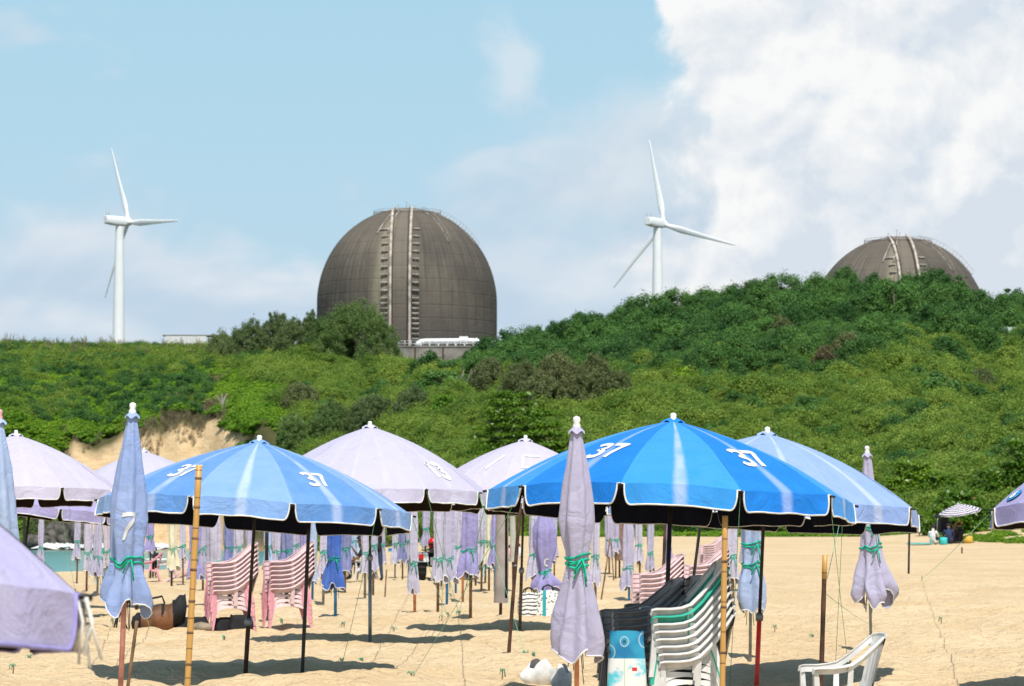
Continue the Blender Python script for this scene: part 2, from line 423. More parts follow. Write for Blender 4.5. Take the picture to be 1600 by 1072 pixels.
# ------------------------------------------------------------------ ground sheet
def make_ground():
    a_in = np.linspace(-.2, .2, 300)
    a_out = np.array([.22, .25, .3, .36, .45, .6, .8, 1.2, 2.0, 3.5])
    A = np.concatenate([-a_out[::-1], a_in, a_out])
    Y = np.concatenate([np.linspace(-30, 14, 14)[:-1], np.arange(14, 62, .14), np.arange(62, 130, .5), np.arange(130, 400, 1.1), np.geomspace(400, 9000, 26)])
    AA, YY = np.meshgrid(A, Y)
    XX = AA * np.maximum(YY, 4) + np.where(np.abs(AA) > .2, np.sign(AA) * 30 * (np.abs(AA) - .2), 0)
    ZZ = ground(XX, YY, True)
    n, k = ZZ.shape[1], ZZ.shape[0]
    V = np.stack([XX, YY, ZZ], -1).reshape(-1, 3)
    I = (np.arange(k - 1)[:, None] * n + np.arange(n - 1)[None]).reshape(-1)
    Fq = np.stack([I, I + 1, I + n + 1, I + n], 1)
    me = bpy.data.meshes.new('ground'); me.vertices.add(len(V)); me.vertices.foreach_set('co', V.reshape(-1))
    me.loops.add(len(Fq) * 4); me.loops.foreach_set('vertex_index', Fq.reshape(-1))
    me.polygons.add(len(Fq)); me.polygons.foreach_set('loop_start', np.arange(len(Fq)) * 4); me.polygons.foreach_set('loop_total', np.full(len(Fq), 4))
    me.polygons.foreach_set('use_smooth', np.ones(len(Fq), bool)); me.update()
    px = CX + F * XX / np.maximum(YY, 6)
    D0 = np.interp(px, T_px, T_D0); D1 = np.interp(px, T_px, T_D1)
    t = (YY - D0) / (D1 - D0)
    edge = (fbm(XX * .15, YY * .15, 3, 77) - .5) * .12
    soil = sstep(.0, .05, t + edge * .4)
    leftm = 1 - sstep(390, 470, px)
    bare = sstep(85, 125, px) * (1 - sstep(372, 400, px))
    cl = sstep(.155, .20, t + edge * .55) * bare + soil * (1 - bare)
    soil = soil * (1 - leftm) + cl * leftm
    at_ = me.attributes.new('soil', 'FLOAT', 'POINT'); at_.data.foreach_set('value', soil.reshape(-1))
    wet = 1 - sstep(.2, 5.5, poly_sd(XX, YY)); wet = np.where(YY < 60, 0, wet)
    at_ = me.attributes.new('wet', 'FLOAT', 'POINT'); at_.data.foreach_set('value', wet.reshape(-1))
    m, nt, b = newmat('beach sand'); g = G(nt)
    P = g.pos()
    n1 = g.noise(P, .35, 4); n2 = g.noise(P, 3.2, 4, .6); n3 = g.noise(P, 60, 2)
    sand = g.mix(g.ss(.3, .7, n1), (.66, .480, .275), (.74, .565, .355))
    sand = g.mix(g.m('MULTIPLY', g.ss(.52, .78, n2), .45), sand, (.57, .41, .225))
    sand = g.mix(g.m('MULTIPLY', g.ss(.5, .75, n3), .35), sand, (.42, .29, .15))
    # scraps of weed and litter trodden into the sand
    sp1 = g.ss(.735, .76, g.noise(P, 5.5, 2)); sand = g.mix(g.m('MULTIPLY', sp1, .5), sand, (.22, .15, .08))
    Pc = g.vm('MULTIPLY', P, (1, 1, 3.5))
    strat = g.noise(Pc, .7, 5, .65)
    cliffc = g.mix(g.ss(.4, .7, strat), (.68, .49, .28), (.50, .33, .17))
    yy = g.xyz(P)[1]
    sand = g.mix(g.m('MULTIPLY', g.ss(255, 285, yy), .8), sand, cliffc)
    sand = g.mix(g.m('MULTIPLY', g.attr('wet'), .7), sand, (.27, .185, .10))
    soilc = g.mix(g.noise(P, .6, 4), (.045, .06, .016), (.12, .10, .045))
    g._in(b.inputs['Base Color'], g.mix(g.attr('soil'), sand, soilc))
    b.inputs['Roughness'].default_value = .9; b.inputs['Specular IOR Level'].default_value = .15
    h = g.m('ADD', g.noise(P, 4.0, 4, .62), g.m('MULTIPLY', g.noise(P, 22, 3), .22))
    g._in(b.inputs['Normal'], g.bump(h, 1.0, .17))
    me.materials.append(m)
    tag(link('ground', me), kind='structure')
make_ground()

def make_water():
    mb = MB()
    mb.grid(lambda u, v: (u, v, WZ + .012 * math.sin(v * 1.7 + u * .3)), np.linspace(-150, -10, 30), np.linspace(70, 300, 160))
    m, nt, b = newmat('sea water'); g = G(nt)
    P = g.pos()
    n = g.noise(g.vm('MULTIPLY', P, (.25, .9, 1)), 1.0, 4)
    g._in(b.inputs['Base Color'], g.mix(g.ss(.35, .7, n), (.065, .25, .245), (.16, .36, .34)))
    b.inputs['Roughness'].default_value = .22
    g._in(b.inputs['Normal'], g.bump(g.noise(g.vm('MULTIPLY', P, (.5, 1.6, 1)), 1.5, 4, .6), .6, .12))
    tag(mb.build('water', m), kind='structure')
make_water()
fm = MB()
for k in range(90):     # broken white water along the far shore
    x = -46 + rnd.random() * 12.5; y = 291 - (x + 46) * .12 + rnd.uniform(-1.6, 1.6); w = rnd.uniform(.5, 1.6)
    p = [(x + w * math.cos(a) * rnd.uniform(.7, 1.2), y + .5 * math.sin(a), WZ + .1 + rnd.uniform(0, .35)) for a in np.linspace(0, 2 * PI, 9)[:-1]]
    fm.add([(x, y, WZ + rnd.uniform(.45, .8))] + p, [(0, i + 1, (i + 1) % 8 + 1) for i in range(8)])
tag(fm.build('surf_foam', plain('white surf', (.80, .81, .80), .8)), kind='stuff')

# ------------------------------------------------------------------ foliage shapes
def leaf_mesh(name, mats, centres, normals, L, W, mi=0, extra=None, droop=0.0):
    """one rhombic face per leaf, set in the plane of its normal"""
    n = len(centres)
    N = normals / (np.linalg.norm(normals, axis=1, keepdims=True) + 1e-9)
    R = rng.normal(size=(n, 3)); R[:, 2] -= droop * 3
    T = R - N * (R * N).sum(1, keepdims=True); T /= (np.linalg.norm(T, axis=1, keepdims=True) + 1e-9)
    B = np.cross(N, T)
    l = (L * rng.uniform(.6, 1.25, n))[:, None]; w = (W * rng.uniform(.6, 1.25, n))[:, None]
    V = np.stack([centres - T * l, centres + B * w, centres + T * l, centres - B * w], 1).reshape(-1, 3)
    Fq = np.arange(n * 4).reshape(-1, 4)
    vs = V; nf = n; idx = np.zeros(n, int) + mi
    loops = Fq.reshape(-1); starts = np.arange(n) * 4; tot = np.full(n, 4)
    if extra:
        ev = np.array(extra.v); off = len(vs); vs = np.concatenate([vs, ev])
        el = []; es = []; et = []; cur = len(loops)
        for f in extra.f:
            es.append(cur); et.append(len(f)); el += [i + off for i in f]; cur += len(f)
        loops = np.concatenate([loops, el]); starts = np.concatenate([starts, es]); tot = np.concatenate([tot, et]); idx = np.concatenate([idx, np.array(extra.m)])
        nf += len(extra.f)
    me = bpy.data.meshes.new(name)
    me.vertices.add(len(vs)); me.vertices.foreach_set('co', vs.reshape(-1))
    me.loops.add(len(loops)); me.loops.foreach_set('vertex_index', loops.astype(np.int32))
    me.polygons.add(nf); me.polygons.foreach_set('loop_start', starts.astype(np.int32)); me.polygons.foreach_set('loop_total', tot.astype(np.int32))
    for m in (mats if isinstance(mats, (list, tuple)) else [mats]): me.materials.append(m)
    me.polygons.foreach_set('material_index', idx.astype(np.int32)); me.update(calc_edges=True)
    return me
def clumps(nc, rx, ry, rz, z0, cr, per, seed, up=.5, squash=.8, low=.1):
    """leaf centres and normals gathered in clumps on an uneven crown"""
    r = np.random.default_rng(seed); C = []; Nn = []
    lob = r.uniform(.72, 1.15, 7)
    for k in range(nc):
        th = r.uniform(0, 2 * PI); ph = math.asin(r.uniform(-low, 1)) ; rr = r.uniform(.55, 1.0) ** .5
        q = lob[int(th / (2 * PI) * 7) % 7]
        c = np.array([rx * q * rr * math.cos(th) * math.cos(ph), ry * q * rr * math.sin(th) * math.cos(ph), z0 + rz * rr * math.sin(ph) * r.uniform(.85, 1.12)])
        s = cr * r.uniform(.6, 1.35); m_ = int(per * r.uniform(.7, 1.3))
        d = r.normal(size=(m_, 3)); d /= np.linalg.norm(d, axis=1, keepdims=True); d[:, 2] = d[:, 2] * .8 + .18
        rad = (r.uniform(.25, 1.0, m_) ** .45 * (1 + .28 * np.abs(r.normal(size=m_)) ** 2 * .6))[:, None]
        p = c + d * rad * s * np.array([1, 1, squash])
        C.append(p); Nn.append(d + np.array([0, 0, up]) + r.normal(size=(m_, 3)) * .55)
    return np.concatenate(C), np.concatenate(Nn)
def branches(n, rx, ry, z0, h, r0, seed, mi=1):
    r = random.Random(seed); mb = MB()
    lean = (r.uniform(-.1, .1), r.uniform(-.1, .1))
    mb.tube([(0, 0, -.5), (lean[0] * h * .3, lean[1] * h * .3, h * .35), (lean[0] * h, lean[1] * h, h * .8)], [r0, r0 * .75, r0 * .3], 6, mi)
    for k in range(n):
        t = r.uniform(.15, .6); th = r.uniform(0, 2 * PI)
        p0 = Vector((lean[0] * h * t, lean[1] * h * t, h * t)); p1 = Vector((rx * .75 * math.cos(th), ry * .75 * math.sin(th), h * min(1, t + r.uniform(.15, .4))))
        mb.tube([p0, (p0 + p1) / 2 + Vector((0, 0, .05 * h)), p1], [r0 * .5, r0 * .3, r0 * .1], 5, mi)
    return mb
M['bark'] = plain('grey bark', (.13, .105, .08), .9, .25, 3)
M['bark_pale'] = plain('bleached twigs', (.40, .36, .29), .9, .2, 3)
L = {}
L['hill'] = foliage('dark hill leaves', (.034, .108, .022), (.102, .228, .042), (.16, .29, .05), .2)
L['shrub'] = foliage('olive scrub leaves', (.105, .205, .024), (.25, .345, .048), (.36, .42, .085), .30)
L['vine'] = foliage('bright vine leaves', (.10, .235, .012), (.22, .37, .020), (.30, .41, .04), .30)
L['cas'] = foliage('grey green needles', (.12, .175, .060), (.20, .26, .088), (.26, .31, .12), .34)
L['casdark'] = foliage('dark needles', (.085, .155, .042), (.155, .24, .062), (.22, .29, .08), .32)
L['brown'] = foliage('brown green needles', (.115, .15, .052), (.195, .225, .085), (.24, .26, .11), .32)
L['almond'] = foliage('glossy broad leaves', (.07, .165, .010), (.18, .30, .016), (.28, .38, .03), .32, .38)
L['dry'] = foliage('dry straw', (.17, .14, .075), (.26, .21, .12), (.30, .25, .14), .2)
L['rust'] = foliage('reddish leaves', (.115, .10, .045), (.165, .13, .06), None, .2)

def instancer(name, pts, scl, rot, proto):
    """uncountable cover: one object whose points carry the source plant"""
    me = bpy.data.meshes.new(name); me.vertices.add(len(pts)); me.vertices.foreach_set('co', np.asarray(pts, np.float32).reshape(-1))
    a = me.attributes.new('scl', 'FLOAT', 'POINT'); a.data.foreach_set('value', np.asarray(scl, np.float32))
    a = me.attributes.new('rot', 'FLOAT_VECTOR', 'POINT'); a.data.foreach_set('vector', np.asarray(rot, np.float32).reshape(-1))
    o = link(name, me); tag(o, kind='stuff')
    ng = bpy.data.node_groups.new(name, 'GeometryNodeTree')
    ng.interface.new_socket('Geometry', in_out='INPUT', socket_type='NodeSocketGeometry')
    ng.interface.new_socket('Geometry', in_out='OUTPUT', socket_type='NodeSocketGeometry')
    N = ng.nodes; gi = N.new('NodeGroupInput'); go = N.new('NodeGroupOutput')
    ip = N.new('GeometryNodeInstanceOnPoints'); oi = N.new('GeometryNodeObjectInfo'); oi.inputs['Object'].default_value = proto
    def na(nm, ty):
        q = N.new('GeometryNodeInputNamedAttribute'); q.data_type = ty; q.inputs['Name'].default_value = nm; return q.outputs['Attribute']
    e2r = N.new('FunctionNodeEulerToRotation')
    ng.links.new(na('rot', 'FLOAT_VECTOR'), e2r.inputs[0]); ng.links.new(e2r.outputs[0], ip.inputs['Rotation'])
    ng.links.new(na('scl', 'FLOAT'), ip.inputs['Scale'])
    ng.links.new(gi.outputs[0], ip.inputs['Points']); ng.links.new(oi.outputs['Geometry'], ip.inputs['Instance']); ng.links.new(ip.outputs[0], go.inputs[0])
    md = o.modifiers.new('scatter', 'NODES'); md.node_group = ng
    return o

def plant(name, label, cat, px, py, D, crown_me, trunk_mb, group=None, s=1.0, rz=None, sink=.1):
    p = hit(px, D) if D > 420 else at(px, py, D); z = gz(p.x, p.y)
    t = thing(name, label, cat, (p.x, p.y, z - sink), group)
    t.scale = (s, s, s); t.rotation_euler.z = rnd.uniform(0, 6.28) if rz is None else rz
    link('crown', crown_me, t)
    if trunk_mb: trunk_mb.build('trunk', [M['bark'], M['bark']], t)
    return t

# ---- far hill wood: single trees one by one, the ground cover under them as one mass
hill_protos = []
for k in range(6):
    rx = (2.1, 1.7, 2.5, 1.9, 2.3, 1.5)[k]; h = (2.2, 2.6, 2.0, 3.0, 2.5, 2.8)[k]
    C, Nn = clumps(46, rx, rx, h * .85, 1.1, .50, 230, 100 + k, .7, 1.0)
    hill_protos.append(leaf_mesh('hillside_tree', [L['hill'], M['bark']], C, Nn, .10, .046, 0, branches(5, rx, rx, 1, h + .8, .12, k)))
shr_C, shr_N = clumps(18, .95, .95, .75, .12, .36, 95, 5, .5, 1.1)
shr_me = leaf_mesh('shrub', [L['shrub'], M['bark']], shr_C, shr_N, .085, .033, 0, branches(3, .7, .7, 0, .8, .03, 4))
C2, N2 = clumps(16, .8, .8, .34, .05, .26, 90, 6, .9, .7)
vine_me = leaf_mesh('vine_plant', [L['vine'], M['bark']], C2, N2, .075, .045, 0, branches(3, .5, .5, 0, .3, .02, 5))
C3, N3 = clumps(24, 1.15, 1.15, 1.5, .3, .42, 150, 8, .6)
bush_me = leaf_mesh('hillside_bush', [L['hill'], M['bark']], C3, N3, .10, .046, 0, branches(4, .8, .8, 0, 1.6, .05, 6))

def region(n, pxr, yr, fn=None):
    px = rng.uniform(*pxr, n); y = np.sqrt(rng.uniform(yr[0] ** 2, yr[1] ** 2, n))
    x = (px - CX) / F * y
    D0 = np.interp(px, T_px, T_D0); D1 = np.interp(px, T_px, T_D1)
    t = (y - D0) / (D1 - D0)
    k = np.ones(n, bool) if fn is None else fn(px, y, t, x)
    x, y, px, t = x[k], y[k], px[k], t[k]
    return x, y, ground(x, y), px, t
def thin(x, y, d):
    keep = []; cell = {}
    for i in range(len(x)):
        c = (int(x[i] // d), int(y[i] // d)); ok = True
        for a in (-1, 0, 1):
            for b in (-1, 0, 1):
                for j in cell.get((c[0] + a, c[1] + b), ()):
                    if (x[i] - x[j]) ** 2 + (y[i] - y[j]) ** 2 < d * d: ok = False
        if ok: keep.append(i); cell.setdefault(c, []).append(i)
    return np.array(keep, int)
# edge of the wood on the hill: in t (0 foot, 1 crest) against the column
W_px = [600, 700, 760, 850, 960, 1030, 1180, 1350, 1480, 1600, 1800]
W_py = [578, 592, 600, 606, 612, 612, 592, 572, 566, 556, 560]
W_t = []
for a_, b_ in zip(W_px, W_py):
    q_ = hit(a_, b_); d0_ = np.interp(a_, T_px, T_D0); d1_ = np.interp(a_, T_px, T_D1); W_t.append(min(.93, max(.3, (q_.y - d0_) / (d1_ - d0_))))
print('wood edge', [round(q, 2) for q in W_t])
def in_wood(px, y, t, x):
    return (t > np.interp(px, W_px, W_t) + (fbm(x * .1, y * .1, 2, 61) - .5) * .12) & (y < np.interp(px, T_px, T_D1) + 8) & (px > 735)
x, y, z, px, t = region(9000, (700, 1640), (255, 356), in_wood)
k = thin(x, y, 2.75)
x, y, z, px, t = x[k], y[k], z[k], px[k], t[k]
order = np.argsort(-(t + 0 * px))
cnt = 0
wood_rest = []
for i in range(len(x)):
    if cnt < 290:
        o = link('hillside_tree', hill_protos[rnd.randrange(6)], None, (x[i], y[i], z[i] - .35))
        s = rnd.choice((.66, .8, .95, 1.1, 1.25)) * rnd.uniform(.9, 1.1) * (1.0 if t[i] > .8 else .88)
        o.scale = (s, s, s * rnd.uniform(.85, 1.15)); o.rotation_euler = (rnd.uniform(-.1, .1), rnd.uniform(-.1, .1), rnd.uniform(0, 6.28))
        tag(o, 'dark green bushy tree in the dense wood covering the upper hill below the domes', 'tree', 'trees of the wood on the hill'); cnt += 1
    else: wood_rest.append(i)
print('hill trees', cnt, 'rest', len(wood_rest))
def scatter(name, x, y, z, proto, smin, smax, sink=.08, tilt=.18, mul=1.0):
    n = len(x)
    rot = np.stack([rng.uniform(-tilt, tilt, n), rng.uniform(-tilt, tilt, n), rng.uniform(0, 6.28, n)], 1)
    return instancer(name, np.stack([x, y, z - sink], 1), rng.uniform(smin, smax, n) * mul, rot, proto)

def proto_thing(name, me, label, cat, px, py, D):
    p = at(px, py, D); return tag(link(name, me, None, (p.x, p.y, gz(p.x, p.y) - .08)), label, cat)
P_shr = proto_thing('shrub', shr_me, 'olive green shrub on the open slope just above the pale blue parasol', 'shrub', 1260, 640, 225)
P_vine = proto_thing('vine_plant', vine_me, 'bright green vine plant hanging at the lip of the sand cliff', 'plant', 290, 640, 318)
round_me = leaf_mesh('round_shrub', [L['shrub'], M['bark']], C3, N3, .085, .034, 0, branches(4, .8, .8, 0, 1.6, .05, 6))
P_round = proto_thing('round_shrub', round_me, 'round olive green shrub in the middle of the open slope above the brightest blue parasol', 'shrub', 1090, 640, 235)
P_bush = proto_thing('hillside_bush', bush_me, 'dark green bush at the lower edge of the wood', 'bush', 1100, 590, 300)

sx = []
wr = wood_rest
xx, yy_, zz, pxx, tt = region(5200, (640, 1720), (250, 372), lambda px, y, t, x: (t > np.interp(px, W_px, W_t) - .04 + (fbm(x * .1, y * .1, 2, 61) - .5) * .12) & (px > 650))
scatter('undergrowth', np.concatenate([xx, x[wr]]), np.concatenate([yy_, y[wr]]), np.concatenate([zz, z[wr]]), P_bush, .5, 1.0)
# open slope: olive scrub
xx, yy_, zz, pxx, tt = region(21000, (380, 1760), (150, 345), lambda px, y, t, x: (t > .0) & (t < np.interp(px, W_px, W_t) + .08) & (px > 430 + (fbm(x * .2, y * .1, 2, 3) - .5) * 160))
big = fbm(xx * .07, yy_ * .07, 3, 88)
rk = rng.uniform(size=len(xx)); rd = rk < .58
low = (pxx > 1040) & (tt < .30) & (fbm(xx * .09, yy_ * .05, 2, 71) > .40)
tall = .55 + 1.1 * np.clip((fbm(xx * .32, yy_ * .20, 2, 37) - .3) / .4, 0, 1)
scatter('scrub', xx[~rd], yy_[~rd], zz[~rd], P_shr, .55, 1.2, mul=tall[~rd])
sb_ = rd & ~(low & (rk < .26))
scatter('round_scrub', xx[sb_], yy_[sb_], zz[sb_], P_round, .42, .85, mul=tall[sb_])
lk_ = rd & low & (rk < .26)
scatter('foot_bushes', xx[lk_], yy_[lk_], zz[lk_], P_bush, .45, 1.0)
# clumps of taller dark bush standing in the scrub
k = (big > .645) & (rng.uniform(size=len(xx)) < .12)
scatter('dark_bushes', xx[k], yy_[k], zz[k], P_bush, .5, 1.0)
# bright creeping cover on the dune to the left
xx, yy_, zz, pxx, tt = region(15000, (-160, 520), (296, 385), lambda px, y, t, x: (t > np.where((px > 105) & (px < 388), .165, .0) + (fbm(px * .03, y * .1, 3, 14) - .5) * .14) & (t < 1.05) & (px < 500 - (fbm(x * .2, y * .1, 2, 3) - .5) * 160))
br = fbm(xx * .12, yy_ * .09, 3, 19)
dryk = (br < .27) | ((tt < .22) & (br < .42) & (pxx > 100))
gk = ~dryk
scatter('creeping_cover', xx[gk], yy_[gk], zz[gk], P_vine, .85, 1.6)
k = gk & (((br > .60) & (rng.uniform(size=len(xx)) < .22)) | ((tt > .72) & (rng.uniform(size=len(xx)) < .30)))
scatter('dune_scrub', xx[k], yy_[k], zz[k], P_shr, .7, 1.4)
k = (tt > .25) & (fbm(xx * .10 + 7, yy_ * .05, 3, 29) + .22 * tt > .66) & (rng.uniform(size=len(xx)) < .16)
scatter('dune_bushes', xx[k], yy_[k], zz[k], P_bush, .35, .85)
# dry straw and reeds
rb = MB(); rr = random.Random(4)
for q in range(34):
    a = rr.uniform(0, 6.28); d = rr.uniform(0, .4); hgt = rr.uniform(.5, 1.25)
    b0 = Vector((d * math.cos(a), d * math.sin(a), 0)); tp = b0 + Vector((rr.uniform(-.25, .25), rr.uniform(-.25, .25), hgt))
    w = Vector((math.cos(a + 1.5), math.sin(a + 1.5), 0)) * .013
    mid = (b0 + tp) / 2 + Vector((0, 0, .08))
    rb.add([b0 - w, b0 + w, mid + w * .7, mid - w * .7, tp], [(0, 1, 2, 3), (3, 2, 4)])
    if rr.random() < .5: rb.add([tp - w * 1.8, tp + w * 1.8, tp + Vector((.05, 0, .22)), tp + Vector((0, 0, -.2))], [(0, 3, 1, 2)])
P_reed = tag(rb.build('reed_tuft', L['dry'], None, False), 'dry straw coloured reed tuft on the dune crest beside the turbine tower', 'reed')
p = at(214, 548, 368); P_reed.location = (p.x, p.y, gz(p.x, p.y))
scatter('dry_growth', xx[dryk], yy_[dryk], zz[dryk], P_reed, .45, .8, 0, .5)
x2, y2, z2, p2, t2 = region(1500, (-150, 345), (345, 376), lambda px, y, t, x: (t > .86) & (fbm(px * .02, y * .02, 2, 8) > .36))
k = rng.uniform(size=len(x2)) < .22
scatter('crest_reeds', x2[k], y2[k], z2[k], P_reed, .9, 1.7, 0, .12)
x2, y2, z2, p2, t2 = region(2600, (-100, 1650), (150, 340), lambda px, y, t, x: (t > .02) & (t < .75) & (fbm(x * .11, y * .08, 2, 91) > .6) & (px > 420))
scatter('dry_stalks', x2, y2, z2, P_reed, .4, .9, 0, .25)
# vines creeping out over the sand at the foot of the slope
x2, y2, z2, p2, t2 = region(6000, (640, 1760), (140, 190), lambda px, y, t, x: (t > -.055 + (fbm(x * .3, y * .12, 3, 66) - .5) * .16) & (t < .05))
scatter('beach_vine', x2, y2, z2, P_vine, .45, .8)
x2 = []; y2 = []
for q in range(700):
    a = rnd.uniform(0, 6.28); d = rnd.random() ** .6
    x2.append(25.9 + 5.5 * d * math.cos(a)); y2.append(139 + 9 * d * math.sin(a))
x2 = np.array(x2); y2 = np.array(y2); k = fbm(x2 * .5, y2 * .25, 2, 5) > .42
scatter('bank_vine', x2[k], y2[k], ground(x2[k], y2[k]), P_vine, .3, .6)

# ---- single trees and bushes one can tell apart
def needle_crown(nc, rx, rz, z0, seed, cr=.6, per=170, Ln=.17, W=.022, mat='cas', droop=.25, up=.2, pointed=0.0):
    C, Nn = clumps(nc * 5, rx, rx, rz, z0, cr * .42, int(per * .30), seed, up, 1.5, .55)
    if pointed:
        f = 1 - pointed * np.clip((C[:, 2] - z0) / rz, 0, 1); C[:, 0] *= f; C[:, 1] *= f
    return leaf_mesh('crown', [L[mat]], C, Nn, Ln, W, 0, None, droop)
T = [
 # name, label, px, D, width m, height m, matkey, clumps
 ('casuarina_tree', 'largest dark needle-leaved tree standing against the near dome', 556, 343, 5.46,7.95, 'casdark', 110, 0.12),
 ('casuarina_tree', 'dense needle-leaved tree close beside the largest dark tree, lower than it', 508, 346, 3.90,5.82, 'casdark', 60, 0.10),
 ('casuarina_tree', 'slim tall needle-leaved tree at the dome edge', 486, 350, 1.69,6.69, 'cas', 34, 0.24),
 ('casuarina_tree', 'tallest needle-leaved tree in the middle of the crest row', 432, 352, 2.47,5.72, 'cas', 46, 0.21),
 ('casuarina_tree', 'needle-leaved tree with a ragged round top between two taller ones', 460, 347, 2.34,5.14, 'cas', 40, 0.10),
 ('casuarina_tree', 'broad low needle-leaved tree on the crest beside the pavilion', 392, 352, 2.86,4.46, 'cas', 46, 0.10),
 ('casuarina_tree', 'wispy needle-leaved tree partly hiding the white pavilion', 348, 355, 2.60,3.49, 'cas', 34, 0.10),
 ('casuarina_tree', 'short needle-leaved tree at the foot of the largest dark tree', 598, 340, 1.5, 3.4, 'cas', 26, .2),
 ('casuarina_bush', 'dark spreading bush low on the slope above the lavender parasol', 520, 695, 2.6, 4.2, 'casdark', 56, .1),
 ('casuarina_bush', 'grey green spreading bush high on the slope, middle one of three', 585, 682, 3.0, 4.0, 'cas', 60, .1),
 ('casuarina_bush', 'grey green bush on the slope nearest the broad-leaved tree', 645, 668, 2.2, 3.6, 'cas', 44, .1),
 ('casuarina_bush', 'brown tinged bush beside the bare twigs on the slope', 470, 645, 2.0, 3.0, 'brown', 36, .1),
 ('casuarina_bush', 'small dark bush at the foot of the slope behind the blue parasol', 455, 704, 1.8, 3.4, 'casdark', 34, .1),
 ('casuarina_bush', 'grey feathery bush growing at the edge of the sand cliff', 92, 306, 2.4, 3.6, 'cas', 54, .2),
 ('casuarina_bush', 'small grey feathery bush at the cliff foot by the tied blue parasol', 66, 303, 1.4, 2.4, 'cas', 30, .2),
 ('tamarisk_tree', 'tallest brown grey feathery tree in the hollow of the hill', 868, 646, 3.0, 5.4, 'brown', 64, .25),
 ('tamarisk_tree', 'brown grey feathery tree at the edge of the hollow, next to the wood', 930, 643, 2.8, 4.8, 'brown', 60, .25),
 ('tamarisk_tree', 'brown grey feathery tree between the hollow and the broad-leaved tree', 815, 642, 2.4, 4.4, 'brown', 50, .25),
 ('tamarisk_tree', 'small brown grey feathery tree at the far side of the hollow', 968, 640, 1.6, 3.4, 'brown', 34, .2),
 ('tamarisk_tree', 'brown green feathery tree below the concrete wall', 765, 615, 2.0, 3.6, 'brown', 38, .2),
 ('dry_bush', 'reddish brown half dry bush in the middle of the hillside', 1298, 582, 1.9, 2.4, 'rust', 30, .0),
 ('dry_bush', 'smaller brown half dry bush above the reddish one', 1324, 566, 1.6, 2.7, 'brown', 26, .0),
 ('dry_bush', 'grey brown bush in the wood just under the crest', 1216, 540, 1.9, 3.0, 'brown', 28, .0),
 ('dry_bush', 'grey dry bush at the end of the dark thicket', 1525, 615, 2.2, 2.2, 'brown', 36, .0),
]
for i, (nm, lab, px, D, rx, h, mk, nc, pt) in enumerate(T):
    c = needle_crown(int(nc * 1.5), rx, h * .80, h * .20, 300 + i, .34 * rx ** .5 + .22, 300, .17, .036, mk, pointed=pt)
    plant(nm, lab, 'tree' if 'tree' in nm else 'bush', px, 600, D, c, branches(7, rx, rx, 0, h * .95, .03 * h ** .8, 50 + i))
def mid_tree(lab, px, D, rx, h, seed, mk='hill', nm='broadleaf_bush', cat='bush'):
    C, Nn = clumps(int(16 * rx), rx, rx, h * .75, h * .25, .5, 110, seed, .6)
    plant(nm, lab, cat, px, 600, D, leaf_mesh('crown', [L[mk]], C, Nn, .17, .085), branches(5, rx, rx, 0, h, .07, seed))
mid_tree('round mid green bush just below the pale concrete wall', 668, 596, 1.9, 2.9, 401)
mid_tree('mid green bush below the wall beside the bare twigs', 705, 598, 1.7, 2.4, 402)
mid_tree('dark bush filling the gully under the wall', 690, 622, 2.2, 2.8, 403)
mid_tree('dark thicket bush at the notch in the slope, larger one', 1462, 622, 2.4, 2.3, 404)
mid_tree('dark thicket bush at the notch in the slope, smaller one', 1428, 612, 1.8, 2.0, 405)
mid_tree('yellow green bush beside the dark gully bush', 694, 655, 1.4, 2.2, 406, 'vine')
mid_tree('bright green creeper heap below the wood edge', 1075, 604, 1.6, 1.7, 407, 'vine')
mid_tree('bright green creeper heap beside the feathery brown trees', 1018, 620, 1.1, 1.5, 408, 'vine')
mid_tree('round tree at the very end of the crest beyond the second dome', 1578, 348, 2.6, 4.3, 409, 'hill', 'broadleaf_tree', 'tree')
mid_tree('round tree at the crest right before the flank of the second dome', 1492, 346, 2.3, 3.7, 411, 'hill', 'broadleaf_tree', 'tree')
mid_tree('dark round tree standing before the gap in the crest', 1522, 330, 2.4, 3.4, 410, 'hill', 'broadleaf_tree', 'tree')

def almond(lab, px, base, top, rx, tiers, seed):
    q_ = hit(px, base); h = (base - top) / F * q_.y; D = base; py = 700
    r = np.random.default_rng(seed); C = []; Nn = []
    for q in range(tiers):
        zt = h * (.22 + .78 * q / max(1, tiers - 1)); rt = rx * (1.0 - .62 * (q / max(1, tiers - 1)) ** 1.4)
        for j in range(int(9 + rt * 9)):
            a = r.uniform(0, 6.28); d = rt * r.uniform(.25, 1.0) ** .6
            c = np.array([d * math.cos(a), d * math.sin(a), zt - .10 * d + r.uniform(-.16, .16)])
            m_ = 52; dd = r.normal(size=(m_, 3)) * np.array([.26, .26, .085])
            C.append(c + dd); Nn.append(np.array([0, 0, 1.0]) + r.normal(size=(m_, 3)) * .6 + dd * 2)
    me = leaf_mesh('crown', [L['almond']], np.concatenate(C), np.concatenate(Nn), .135, .075)
    plant('sea_almond_tree', lab, 'tree', px, py, D, me, branches(9, rx * .8, rx * .8, 0, h, .09, seed))
almond('large layered broad-leaved tree with glossy leaves behind the lavender parasols', 800, 722, 613, 3.7, 8, 501)
almond('lower layered broad-leaved tree leaning against the large one', 852, 722, 642, 2.2, 5, 502)
almond('small broad-leaved tree beside the pale finial at the slope foot', 1425, 795, 722, 2.4, 6, 503)
almond('broad-leaved tree behind the striped parasol, lower branches near the sand', 1552, 815, 735, 2.1, 6, 504)
almond('broad-leaved tree at the slope foot beside the lavender parasol with the blue disc', 1604, 806, 688, 2.4, 7, 505)
almond('low broad-leaved bush tree right behind the seated group', 1497, 832, 768, 1.8, 5, 506)
almond('broad-leaved tree half way between the pale finial and the striped parasol', 1470, 800, 742, 1.9, 5, 507)

